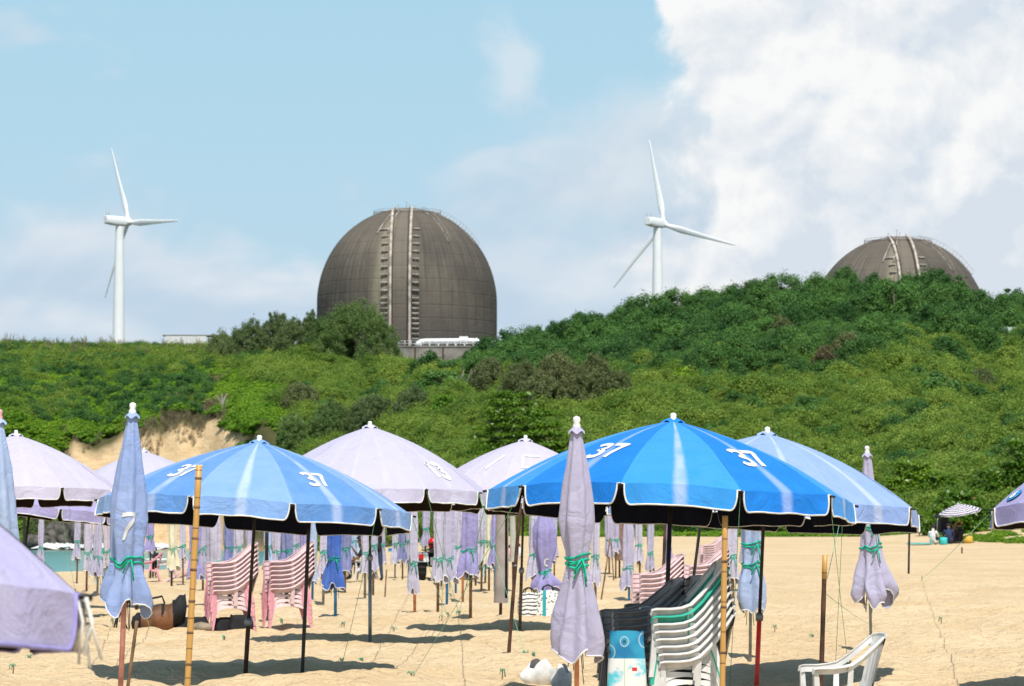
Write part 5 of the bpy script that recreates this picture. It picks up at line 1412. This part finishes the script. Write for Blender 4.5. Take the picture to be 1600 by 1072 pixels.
# ------------------------------------------------------------------ guy ropes with pegs
def rope(label, p0, p1, r=.0055, sag=.03, col='guy'):
    r *= .48
    p0, p1 = Vector(p0), Vector(p1)
    mb = MB(); n = 14; pts = []
    for k in range(n + 1):
        f = k / n; q = p0.lerp(p1, f) - p0; q.z -= sag * 4 * f * (1 - f); pts.append(q)
    mb.tube(pts, r, 5)
    d = p1 - p0
    o = mb.build('guy_rope', M[col]); o.location = p0; tag(o, label, 'rope', None)
    return o
def peg(label, p):
    t = thing('tent_peg', label, 'peg', p, 'pegs holding guy ropes in the sand')
    MB().tube([(0, 0, -.12), (.01, -.01, .07)], .009, 6).build('stake', M['wood_pole'], t)
    mb = MB()
    for k in range(5):
        a = rnd.uniform(0, 6.28); mb.tube([(0, 0, .05), (.03 * math.cos(a), .03 * math.sin(a), .09), (.045 * math.cos(a), .045 * math.sin(a), rnd.uniform(-.0, .07))], .004, 4)
    mb.build('knot', M['teal_rope'], t)
def tip(u, i): return U[u][1](i, 0.0, .995)
RP = [
 (1, 2, 534, 1040, 'green guy rope from the black-propped rim of the worn blue parasol straight down'),
 (1, 3, 700, 965, 'green guy rope from the low corner of the worn blue parasol over the open sand'),
 (1, 4, 655, 890, 'green guy rope from the back of the worn blue parasol towards the quad bike'),
 (1, 9, 235, 985, 'green guy rope from the worn blue parasol to the brown duffel bag'),
 (1, 8, 176, 975, 'green guy rope from the worn blue rim down behind the tied pale blue parasol'),
 (2, 9, 642, 1062, 'long green guy rope from the bright blue rim across the sand to a peg'),
 (2, 8, 716, 962, 'green guy rope from the bright blue corner falling short to the sand'),
 (2, 1, 1139, 1090, 'taut green rope hanging straight down before the mixed chair stack'),
 (2, 2, 1326, 1045, 'green guy rope from the bright blue rim past the wooden stake'),
 (3, 1, 1305, 1046, 'green guy rope from the washed blue rim down to the white chair leg'),
 (4, 1, 718, 962, 'green guy rope from the lavender parasol with the number to a middle peg'),
 (4, 2, 822, 1028, 'green rope from the lavender rim crossing the shadow band'),
 (5, 9, 690, 968, 'green rope from the lavender parasol with the bracket to a middle peg'),
 (10, 8, 1440, 905, 'green guy rope from the rim with the blue disc down past the seated group'),
 (6, 1, 150, 905, 'green rope from the pinkish lavender rim to the water side'),
 (8, 1, 118, 925, 'green rope from the lower lavender rim to the sand by the water'),
]
for i, (u, ti, bx, by, lab) in enumerate(RP):
    e = hit(bx, by)
    rope(lab, tip(u, ti), e, .0062 if e.y < 40 else .009, .04)
    peg('small peg with a green knot at the end of a guy rope in the sand', e)
# the stake's own stays
a = at(1287, 925, 26.6)
rope('green rope from the wooden stake towards the washed blue parasol', a, tip(3, 1), .006)
rope('green rope from the wooden stake to the sand behind the white chair', a, hit(1368, 980), .006)
for i, (px, py) in enumerate([(565, 1040), (537, 980), (440, 975), (350, 1003), (615, 988), (838, 915), (705, 935), (1470, 972), (1210, 985), (784, 1058), (832, 1030), (20, 1050), (45, 1035), (508, 918), (880, 918), (1268, 1000)]):
    peg('small peg with a green knot at the end of a guy rope in the sand', hit(px, py))

# ------------------------------------------------------------------ bags and small things
def bagmat(name, kind):
    m, nt, b = newmat(name); g = G(nt); o = g.tc(); x, y, z = g.xyz(o)
    if kind == 'stripe':
        w = g.m('FRACT', g.m('ADD', g.m('MULTIPLY', z, 15), g.m('MULTIPLY', g.noise(o, 6, 2), 1.4)))
        c = g.mix(g.m('GREATER_THAN', w, .66), (.75, .73, .70), (.03, .03, .035))
    elif kind == 'dots':
        v = nt.nodes.new('ShaderNodeTexVoronoi'); v.inputs['Scale'].default_value = 22; nt.links.new(o, v.inputs['Vector'])
        c = g.mix(g.m('LESS_THAN', v.outputs['Distance'], .32), (.74, .73, .70), (.05, .10, .09))
        c = g.mix(g.m('MULTIPLY', g.m('LESS_THAN', g.m('ABSOLUTE', g.m('ADD', x, .05)), .03), 1.0), c, (.02, .32, .36))
    else:
        v = nt.nodes.new('ShaderNodeTexNoise'); v.inputs['Scale'].default_value = 4.5; nt.links.new(o, v.inputs['Vector'])
        n = v.outputs[0]
        blue = g.mix(g.ss(.42, .6, n), (.005, .17, .36), (.02, .30, .48))
        # ringed shapes printed over the blue
        for (cx_, cz_, r0) in ((-.02, .715, .036), (.17, .73, .06), (-.16, .62, .055)):
            d = g.m('SQRT', g.m('ADD', g.m('POWER', g.m('SUBTRACT', x, cx_), 2), g.m('POWER', g.m('MULTIPLY', g.m('SUBTRACT', z, cz_), .85), 2)))
            ring = g.m('LESS_THAN', g.m('ABSOLUTE', g.m('SUBTRACT', d, r0)), .006); blue = g.mix(g.m('MULTIPLY', ring, .6), blue, (.45, .58, .60))
            blue = g.mix(g.m('MULTIPLY', g.m('LESS_THAN', d, r0 * .40), .8), blue, (.02, .04, .06))
        wht = g.mix(g.ss(.5, .62, g.noise(o, 5, 3)), (.74, .75, .74), (.10, .55, .66))
        sq = g.m('MULTIPLY', g.m('LESS_THAN', g.m('ABSOLUTE', g.m('SUBTRACT', x, .07)), .022), g.m('LESS_THAN', g.m('ABSOLUTE', g.m('SUBTRACT', z, .47)), .016))
        wht = g.mix(sq, wht, (.6, .03, .03))
        wht = g.mix(g.m('LESS_THAN', g.m('ABSOLUTE', g.m('ADD', x, .02)), .004), wht, (.5, .58, .4))
        c = g.mix(g.m('GREATER_THAN', z, .565), wht, blue)
    g._in(b.inputs['Base Color'], c); b.inputs['Roughness'].default_value = .6
    return m
def bag(label, loc, w, h, d, mat, rz=0, handles=True, hm='black', name='tote_bag'):
    t = thing(name, label, 'bag', loc); t.rotation_euler.z = rz
    mb = MB()
    def S(a, f):
        c, s_ = math.cos(a), math.sin(a); e = .45
        k = 1 + .06 * math.sin(f * 5 + a * 2) + (.05 * math.sin(PI * f))
        squeeze = 1 - .35 * f ** 2
        return Vector((w / 2 * math.copysign(abs(c) ** e, c) * k, d / 2 * math.copysign(abs(s_) ** e, s_) * k * squeeze, h * f + .012 * math.sin(a * 3) * f))
    mb.grid(S, np.linspace(0, 2 * PI, 33), np.linspace(0, 1, 12))
    mb.add([S(a, 0) for a in np.linspace(0, 2 * PI, 33)[:-1]], [tuple(range(32))])
    mb.build('body', mat, t)
    if handles:
        for s_ in (-1, 1):
            MB().tube([(-w * .25, s_ * d * .32, h * .97), (-w * .2, s_ * d * .28, h * 1.14), (0, s_ * d * .22, h * 1.22), (w * .2, s_ * d * .28, h * 1.14), (w * .25, s_ * d * .32, h * .97)], .012, 6).build('handle', M[hm], t)
    return t
BM = {k: bagmat(k + ' bag cloth', k) for k in ('stripe', 'dots', 'print')}
bag('white bag with wavy dark stripes under the violet folded parasol', hit(826, 966), .34, .44, .26, BM['stripe'], .2)
bag('white dotted bag with a teal band beside the striped bag', hit(856, 966), .40, .48, .28, BM['dots'], -.1)
bag('printed blue and white shopping bag standing against the charcoal chairs', gpt(979, 26.3, -.02), .32, .80, .2, BM['print'], -.05, False, name='shopping_bag')
def plastic_bag(lab, loc, w, h, seed):
    r = random.Random(seed); ph = [r.uniform(0, 6.28) for _ in range(6)]
    mb = MB(); mb.grid(lambda a, f: Vector((w * math.sin(PI * (.08 + .8 * f)) ** .6 * math.cos(a) * (1 + .16 * math.sin(3 * a + ph[0] + f * 4) + .08 * math.sin(7 * a + ph[1])), w * .8 * math.sin(PI * (.08 + .8 * f)) ** .6 * math.sin(a) * (1 + .16 * math.sin(2 * a + ph[2])), h * f + .05 * f * math.sin(a * 2 + ph[3]))), np.linspace(0, 2 * PI, 41), np.linspace(0, 1, 16))
    o = mb.build('carrier_bag', M['white_cloth']); o.location = loc; tag(o, lab, 'bag')
plastic_bag('crumpled white carrier bag lying on the sand before the tallest tied parasol', gpt(844, 30.6, .0), .18, .25, 3)
plastic_bag('smaller white carrier bag hanging at the foot of the tallest tied parasol', gpt(878, 30.2, .0), .11, .22, 9)
o = MB(); o.lathe([(.01, 0), (.16, .0), (.2, .05), (.15, .11), (.01, .14)], 12)
q = o.build('stone', plain('sandy stone', (.30, .24, .17), .9, .2, 6, .4)); q.location = ghit(314, 986); q.scale = (1, .8, 1); tag(q, 'flat sandy stone lying beside the bamboo pole', 'stone')
q = bag('low black mass under the first pink chair stack', ghit(372, 987) + Vector((.0, .5, 0)), .36, .24, .3, M['black'], .1, False, name='black_mass')  # squat black body set low between the chair legs
q = bag('low black mass behind the legs of the first pink chair stack', ghit(344, 987) + Vector((0, .55, 0)), .3, .2, .25, M['black'], .4, False, name='black_mass')
t = thing('backpack', 'brown and black backpack under the folded parasols behind the pink chairs', 'bag', ghit(341, 928)); mb = MB(); mb.box((0, 0, .24), (.5, .3, .48), taper=.8); b_ = mb.build('pack', plain('brown canvas', (.16, .10, .07), .8), t); bv = b_.modifiers.new('soft', 'BEVEL'); bv.width = .08; bv.segments = 3
mb = MB(); mb.tube([(-.15, -.15, .45), (-.1, -.22, .3), (-.12, -.16, .05)], .02, 6); mb.tube([(.15, -.15, .45), (.1, -.22, .3), (.12, -.16, .05)], .02, 6); mb.build('straps', M['black'], t)
q = MB(); q.box((0, 0, .11), (.34, .22, .20), taper=.9); q = q.build('cooler_box', M['blue_pole'], None, False); q.location = ghit(611, 862) + Vector((0, 0, 0)); tag(q, 'small blue box on the sand between the far lilac bundles', 'box')

# ------------------------------------------------------------------ people
def person(label, loc, rz, pose, mats, hair='hair', scale=1.0, hat=None, group=None):
    """pose: joint -> point in metres for an adult; mats: material names for head, torso, arm, forearm, thigh, shin, foot"""
    J = {k: Vector(v) for k, v in pose.items()}
    J['chest'] = J['pelvis'].lerp(J['neck'], .66); J['spine'] = J['pelvis'].lerp(J['neck'], .33)
    R_ = dict(pelvis=(.15, .11), spine=(.135, .105), chest=(.155, .115), neck=(.058, .058), skull=(.088, .095), crown=(.062, .066))
    d = (J['head'] - J['neck']).normalized()
    J['skull'] = J['head']; J['crown'] = J['head'] + d * .085
    bones = [('pelvis', 'spine'), ('spine', 'chest'), ('chest', 'neck'), ('neck', 'skull'), ('skull', 'crown')]
    for s in 'lr':
        bones += [('chest', 'sh' + s), ('sh' + s, 'el' + s), ('el' + s, 'wr' + s), ('wr' + s, 'pa' + s), ('pelvis', 'hi' + s), ('hi' + s, 'kn' + s), ('kn' + s, 'an' + s), ('an' + s, 'to' + s)]
        f = (J['wr' + s] - J['el' + s]).normalized(); J['pa' + s] = J['wr' + s] + f * .075
        side = f.cross(Vector((.2, .3, 1))).normalized(); nrm = side.cross(f).normalized()
        for k in range(4):
            b0 = 'f%d%s' % (k, s); J[b0] = J['pa' + s] + f * .028 + side * (k - 1.5) * .019
            J[b0 + 'm'] = J[b0] + f * (.040, .046, .043, .034)[k] + nrm * -.008; J[b0 + 't'] = J[b0 + 'm'] + f * .028 - nrm * .018
            bones += [('pa' + s, b0), (b0, b0 + 'm'), (b0 + 'm', b0 + 't')]
            for q, rr in (('', .010), ('m', .009), ('t', .0075)): R_[b0 + q] = (rr, rr)
        J['th' + s] = J['wr' + s] + f * .03 - side * .034; J['th' + s + 't'] = J['th' + s] + f * .042 - side * .018
        bones += [('wr' + s, 'th' + s), ('th' + s, 'th' + s + 't')]
        R_['th' + s] = (.012, .012); R_['th' + s + 't'] = (.009, .009)
        R_.update({'sh' + s: (.062, .062), 'el' + s: (.044, .044), 'wr' + s: (.028, .030), 'pa' + s: (.034, .020), 'hi' + s: (.092, .092), 'kn' + s: (.060, .060), 'an' + s: (.040, .040), 'to' + s: (.040, .028)})
    names = [n for n in J if n not in ('head', 'face')]; idx = {n: i for i, n in enumerate(names)}
    me = bpy.data.meshes.new('person'); me.from_pydata([J[n] for n in names], [(idx[a], idx[b]) for a, b in bones], [])
    tmp = bpy.data.objects.new('person', me); COL.objects.link(tmp)
    sk = tmp.modifiers.new('skin', 'SKIN'); sk.use_smooth_shade = True; sk.branch_smoothing = .4
    for i, n in enumerate(names):
        me.skin_vertices[0].data[i].radius = R_[n]; me.skin_vertices[0].data[i].use_root = (n == 'pelvis')
    sb = tmp.modifiers.new('sub', 'SUBSURF'); sb.levels = 2; sb.render_levels = 2
    dg = bpy.context.evaluated_depsgraph_get(); ev = bpy.data.meshes.new_from_object(tmp.evaluated_get(dg))
    bpy.data.objects.remove(tmp); bpy.data.meshes.remove(me)
    keys = ['head', 'torso', 'arm', 'forearm', 'thigh', 'shin', 'foot']
    ev.materials.clear()
    for k in keys: ev.materials.append(M[mats[k]])
    seg = {'head': [('neck', 'crown')], 'torso': [('pelvis', 'chest'), ('chest', 'neck'), ('shl', 'shr'), ('hil', 'hir')], 'arm': [('shl', 'ell'), ('shr', 'elr')], 'forearm': [('ell', 'pal'), ('elr', 'par')], 'thigh': [('hil', 'knl'), ('hir', 'knr')], 'shin': [('knl', 'anl'), ('knr', 'anr')], 'foot': [('anl', 'tol'), ('anr', 'tor')]}
    for p in ev.polygons:
        c = p.center; best = None
        for ki, k in enumerate(keys):
            for a, b in seg[k]:
                A_, B_ = J[a], J[b]; ab = B_ - A_; t_ = max(0, min(1, (c - A_).dot(ab) / ab.length_squared)); dd = (c - A_ - ab * t_).length / {'torso': 1.55, 'head': 1.1}.get(k, 1)
                if best is None or dd < best[0]: best = (dd, ki)
        p.material_index = best[1]; p.use_smooth = True
    t = link('person', ev, None, loc); t.rotation_euler.z = rz; t.scale = (scale,) * 3
    tag(t, label, 'person', group)
    # face and hair
    face = J.get('face', Vector((1, 0, 0))); face = (face - d * face.dot(d)).normalized(); sd = d.cross(face).normalized()
    hc = J['head'] + d * .015
    fm2 = MB()
    fm2.tube([hc + face * .085 + d * .02, hc + face * .112 - d * .022, hc + face * .088 - d * .032], [.008, .015, .010], 6); fm2.build('nose', M[mats['head']], t)
    for s in (-1, 1):
        MB().lathe([(.001, .012), (.012, .008), (.016, 0), (.012, -.008), (.001, -.012)], 8, 0, hc + face * .088 + sd * s * .034 + d * .012).build('eye', M['hair'], t)
        MB().lathe([(.001, .03), (.014, .02), (.018, 0), (.010, -.026), (.001, -.03)], 8, 0, hc + sd * s * .095 - d * .005).build('ear', M[mats['head']], t)
    mb = MB(); mb.tube([hc + face * .086 - d * .055 + sd * q for q in (-.024, 0, .024)], [.003, .006, .003], 6); mb.build('mouth', M['red_pole'], t)
    hm = MB()
    for ph in np.linspace(0, 1, 7): pass
    hm.grid(lambda a, q: hc + d * .008 + (d * math.cos(q) * .118 + (face * math.cos(a) + sd * math.sin(a)) * math.sin(q) * .108) * (1 + .03 * math.sin(a * 9 + q * 5)), np.linspace(0, 2 * PI, 25), np.linspace(.02, 1.15, 8))
    hm.grid(lambda a, q: hc + d * .004 + (d * math.cos(q) * .112 + (-face * math.cos(a) + sd * math.sin(a)) * math.sin(q) * .112), np.linspace(-1.75, 1.75, 16), np.linspace(.9, 2.25, 8))
    hm.build('hair', M[hair], t)
    if hat:
        m2 = MB(); up = d
        m2.grid(lambda a, q: hc + d * (.06 + .03 * (1 - q)) + (face * math.cos(a) + sd * math.sin(a)) * .19 * q, np.linspace(0, 2 * PI, 25), [.5, .75, 1]); m2.grid(lambda a, q: hc + d * (.075 + .075 * math.cos(q)) + (face * math.cos(a) + sd * math.sin(a)) * .118 * math.sin(q), np.linspace(0, 2 * PI, 25), np.linspace(.05, 1.57, 6)); m2.build('hat', M[hat], t)
    return t
def cl(head='skin', torso='black', arm=None, forearm='skin', thigh='denim', shin=None, foot='black'):
    return dict(head=head, torso=torso, arm=arm or torso, forearm=forearm, thigh=thigh, shin=shin or thigh, foot=foot)
SIT = dict(pelvis=(0, 0, .46), neck=(.10, 0, .98), head=(.16, 0, 1.13), shl=(.09, .17, .92), shr=(.09, -.17, .92), ell=(.16, .25, .66), elr=(.26, -.21, .68), wrl=(.36, .17, .58), wrr=(.38, -.12, .88), hil=(.03, .1, .46), hir=(.03, -.1, .46), knl=(.44, .14, .50), knr=(.42, -.13, .52), anl=(.42, .15, .08), anr=(.50, -.13, .08), tol=(.57, .16, .04), tor=(.65, -.14, .04), face=(1, 0, 0))
STAND = dict(pelvis=(0, 0, .92), neck=(.05, 0, 1.42), head=(.09, 0, 1.57), shl=(.04, .18, 1.36), shr=(.04, -.18, 1.36), ell=(.03, .26, 1.10), elr=(.08, -.25, 1.10), wrl=(.16, .24, .88), wrr=(.22, -.18, .92), hil=(0, .09, .90), hir=(0, -.09, .90), knl=(.05, .10, .49), knr=(-.02, -.10, .49), anl=(-.01, .11, .08), anr=(-.10, -.11, .08), tol=(.15, .12, .035), tor=(.05, -.13, .035), face=(1, 0, 0))
GROUND = dict(pelvis=(0, 0, .12), neck=(.06, 0, .64), head=(.12, 0, .79), shl=(.05, .17, .58), shr=(.05, -.17, .58), ell=(.18, .24, .36), elr=(.20, -.22, .36), wrl=(.38, .12, .34), wrr=(.38, -.08, .36), hil=(.04, .1, .12), hir=(.04, -.1, .12), knl=(.40, .16, .42), knr=(.40, -.14, .44), anl=(.55, .12, .08), anr=(.56, -.12, .08), tol=(.70, .13, .035), tor=(.71, -.13, .035), face=(1, 0, 0))
LIE = dict(pelvis=(0, 0, .13), neck=(.50, .02, .22), head=(.64, .02, .27), shl=(.44, .19, .18), shr=(.44, -.17, .20), ell=(.20, .30, .09), elr=(.30, -.32, .08), wrl=(.05, .22, .18), wrr=(.52, -.40, .06), hil=(-.02, .1, .13), hir=(-.02, -.1, .13), knl=(-.40, .12, .34), knr=(-.42, -.12, .16), anl=(-.66, .14, .07), anr=(-.80, -.14, .07), tol=(-.70, .18, .16), tor=(-.85, -.17, .18), face=(.1, 0, 1))
BEND = dict(STAND); BEND.update(neck=(.20, 0, 1.36), head=(.30, 0, 1.48), shl=(.17, .18, 1.31), shr=(.17, -.18, 1.31), ell=(.22, .26, 1.05), elr=(.26, -.25, 1.05), wrl=(.42, .20, .92), wrr=(.42, -.14, .98))
q = ghit(232, 985)
M['tan'] = plain('brown leather', (.20, .085, .035), .55, .25, 5, .3)
t = thing('duffel_bag', 'slumped brown duffel bag with black ends on the sand behind the tied pale blue parasol', 'bag', q + Vector((.12, 0, 0))); t.rotation_euler.z = .12; t.scale = (.88, 1, 1.25)
def duf(x0, x1, r0, r1, z0, z1, n=14):
    mb = MB()
    mb.grid(lambda a, f: Vector((x0 + (x1 - x0) * f, (r0 + (r1 - r0) * f) * 1.15 * math.cos(a), max(.0, z0 + (z1 - z0) * f + (r0 + (r1 - r0) * f) * math.sin(a) * (1 + .08 * math.sin(f * 9 + a * 2))))), np.linspace(0, 2 * PI, 25), np.linspace(0, 1, n))
    for f, q_ in ((0, -1), (1, 1)):
        x = x0 + (x1 - x0) * f; r = r0 + (r1 - r0) * f; z = z0 + (z1 - z0) * f
        mb.add([(x + q_ * .03, 0, z)] + [(x, r * 1.15 * math.cos(a), max(0, z + r * math.sin(a))) for a in np.linspace(0, 2 * PI, 25)[:-1]], [(0, k + 1, (k + 1) % 24 + 1) for k in range(24)])
    return mb
duf(-.28, .30, .13, .19, .11, .17).build('body', M['tan'], t)
duf(.29, .52, .185, .17, .20, .30).build('end_panel', M['black'], t)
duf(-.42, -.27, .09, .135, .09, .11).build('end_panel', M['black'], t)
for x in (-.12, .12): MB().tube([(x, .19 * math.cos(a), .15 + .185 * math.sin(a)) for a in np.linspace(.1, 3.0, 12)], [(.03, .006)] * 12, 6).build('strap', M['black'], t)
MB().tube([(-.15, -.05, .30), (-.1, -.08, .40), (.1, -.08, .43), (.15, -.05, .34)], .016, 6).build('handle', M['black'], t)
bag('black rucksack lying flat against the brown duffel bag', q + Vector((.66, .15, .0)), .5, .2, .34, M['black'], .3, False, name='rucksack')
t = thing('camera_tripod', 'small black folded tripod standing beside the brown duffel bag', 'tripod', q + Vector((-.48, .1, 0)))
for a in (0.3, 2.4, 4.5): MB().tube([(0, 0, .34), (.14 * math.cos(a), .14 * math.sin(a), 0)], [.02, .013], 6).build('leg', M['black_pole'], t)
MB().lathe([(.01, .30), (.05, .31), (.06, .36), (.05, .42), (.01, .43)], 12).build('head', M['black'], t)
q = ghit(572, 907)
person('person in dark clothes sitting turned towards the sea behind the lilac folded parasol', q, math.radians(176), SIT, cl('skin_tan', 'black', None, 'skin_tan', 'black', 'black', 'black'))
chair('white plastic armchair under the person in dark clothes', q + Vector((.02, .02, 0)), math.radians(176), 'white', None)
q = ghit(589, 908)
person('person in black top and patterned trousers standing by the steel pole', q, math.radians(120), BEND, cl('skin_tan', 'black', None, 'black', 'denim', 'denim', 'black'))
q = ghit(241, 903)
person('child in black swim vest standing at the water behind the low white table', q, math.radians(75), STAND, cl('skin_tan', 'black', None, 'skin', 'black', 'skin', 'skin'), scale=.56)
DGm = DG
def gg(px, dy=0): 
    p = at(px, 840, DGm + dy); return Vector((p.x, p.y, gz(p.x, p.y)))
person('person in pale top with long black hair sitting at the edge of the striped parasol', gg(1457, -1.0), math.radians(60), GROUND, cl('skin', 'white_cloth', None, 'skin', 'black'))
person('person in blue shirt sitting with the back to the beach under the striped parasol', gg(1482, -.6), math.radians(80), GROUND, cl('skin', 'navy', None, 'skin', 'navy'), scale=1.05)
person('bare shouldered person with red waistband sitting under the striped parasol', gg(1492, .3), math.radians(100), GROUND, cl('skin', 'skin', 'skin', 'skin', 'red'), scale=1.08)
person('person in dark shirt and ochre hat sitting next to the parasol pole', gg(1501, -.2), math.radians(115), GROUND, cl('skin', 'black', None, 'skin', 'denim'), hat='yellow', scale=1.05)
person('small child in pink sitting far back beside the sage sleeve', ghit(795, 876), math.radians(60), GROUND, cl('skin', 'pink_plastic', None, 'skin', 'skin'), scale=.62)
person('small child in white sitting far back beyond the rusty pole', ghit(813, 875), math.radians(140), GROUND, cl('skin', 'white_cloth', None, 'skin', 'skin'), scale=.66)
t = thing('camp_chair', 'folding black camp chair with canopy bar behind the seated group', 'chair', gg(1469, .2))
mb = MB()
for s in (-1, 1):
    mb.tube([(-.25, s * .26, 0), (.28, s * .26, .52)], .02, 6); mb.tube([(.25, s * .26, 0), (-.25, s * .26, .5), (-.38, s * .26, 1.15)], .02, 6)
mb.build('frame', M['steel_pole'], t)
mb = MB(); mb.grid(lambda u, v: (-.24 + .5 * u, v, .46 - .05 * math.sin(PI * u)), np.linspace(0, 1, 6), [-.25, 0, .25]); mb.build('seat', M['black'], t)
mb = MB(); mb.grid(lambda u, v: (-.25 - .13 * u - .04 * math.cos(v * 5), v, .5 + .66 * u), np.linspace(0, 1, 6), [-.25, -.12, 0, .12, .25]); mb.build('backrest', M['black'], t)
mb = MB(); mb.box((-.2, 0, 1.22), (.42, .62, .10)); mb.build('canopy_bar', M['black'], t); t.rotation_euler.z = 1.8
q = MB(); q.box((0, 0, .06), (1.0, 1.0, .05)); q.grid(lambda u, v: (u, v, .10 + .012 * math.sin(u * 6)), np.linspace(-.5, .5, 12), np.linspace(-.5, .5, 4)); q = q.build('beach_mat', M['turquoise'], None, False); q.location = gg(1436, -.8); tag(q, 'turquoise mat spread on the sand beside the seated group', 'mat')
q = MB(); q.lathe([(.01, 0), (.2, 0), (.24, .1), (.22, .3), (.1, .36), (.01, .36)], 14); q = q.build('beach_bag', M['yellow']); q.location = gg(1512, -.1); tag(q, 'orange beach bag at the end of the seated group', 'bag')
q = MB(); q.lathe([(.01, 0), (.16, 0), (.18, .02), (.18, .28), (.15, .33), (.01, .33)], 14); q = q.build('bucket', M['turquoise']); q.location = gg(1474, -1.1); tag(q, 'small turquoise bucket among the seated group', 'bucket')

# ------------------------------------------------------------------ quad bike seen from behind
q0 = ghit(679, 905)
t = thing('quad_bike', 'black quad bike with red lamps parked with its back to the camera', 'quad bike', q0); t.rotation_euler.z = math.radians(8); t.scale = (1.12,) * 3
def wheel(x, y):
    mb = MB(); n = 28
    prof = [(.13, -.12), (.24, -.13), (.29, -.10), (.305, -.04), (.305, .04), (.29, .10), (.24, .13), (.13, .12)]
    vs = [(x + w, y + r * math.cos(2 * PI * k / n), .30 + r * math.sin(2 * PI * k / n)) for r, w in prof for k in range(n)]
    mb.add(vs, [(i * n + k, i * n + (k + 1) % n, (i + 1) * n + (k + 1) % n, (i + 1) * n + k) for i in range(len(prof) - 1) for k in range(n)])
    for k in range(14):
        a = 2 * PI * k / 14; mb.box((x, y + .305 * math.cos(a), .30 + .305 * math.sin(a)), (.22, .05, .03), 0, Matrix.Rotation(a + PI/2, 3, 'X'))
    o = mb.build('wheel', M['tyre'], t)
    MB().tube([(x - .11, y, .30), (x + .11, y, .30)], .135, 16).build('rim', M['steel_pole'], o)
for x in (-.42, .42):
    for y in (-.55, .55): wheel(x, y)
mb = MB(); mb.box((0, .0, .44), (.34, 1.25, .26), taper=.85); mb.box((0, .5, .60), (.5, .45, .2), taper=.7); b_ = mb.build('body', M['black'], t); bv = b_.modifiers.new('b', 'BEVEL'); bv.width = .04; bv.segments = 2
for x in (-.40, .40):
    for y in (-.55, .55):
        mb = MB(); mb.grid(lambda a, w: (x + w, y + .37 * math.cos(a), .32 + .37 * math.sin(a)), np.linspace(.35, 2.8, 12), [-.15, 0, .15]); mb.build('fender', M['red'] if y > 0 else M['grey_plastic'], t)
mb = MB(); mb.grid(lambda a, y: (.16 * math.cos(a), y, .70 + .10 * math.sin(a) + .04 * math.cos(y * 5)), np.linspace(0, PI, 9), np.linspace(-.5, .25, 8)); mb.build('saddle', M['black'], t)
mb = MB()
for y in (-.85, -.7, -.55, -.4): mb.tube([(-.38, y, .74), (.38, y, .74)], .014, 6)
for x in (-.38, 0, .38): mb.tube([(x, -.85, .74), (x, -.4, .74)], .014, 6)
mb.build('rear_rack', M['black_pole'], t)
mb = MB(); mb.tube([(-.42, .22, 1.02), (-.2, .34, .98), (0, .36, .96), (.2, .34, .98), (.42, .22, 1.02)], .018, 8); mb.tube([(0, .36, .96), (0, .45, .6)], .03, 8); mb.build('handlebar', M['black_pole'], t)
for x in (-.44, .44):
    q = MB(); q.box((x, -.90, .58), (.12, .06, .12)); q.build('tail_lamp', M['red'], t, False)
mb = MB(); mb.box((0, -.9, .46), (.42, .05, .2)); mb.build('rear_panel', M['grey_plastic'], t, False)
mb = MB(); mb.lathe([(.001, .16), (.07, .15), (.12, .10), (.145, .03), (.145, -.06), (.12, -.12)], 18); h_ = mb.build('helmet', M['red']); h_.location = q0 + Vector((-.04, -.2, 1.02)); tag(h_, 'red crash helmet resting on the saddle of the quad bike', 'helmet')
MB().tube([(-.10, -.11, -.02), (0, -.15, -.02), (.10, -.11, -.02)], .035, 6).build('visor', M['black'], h_)
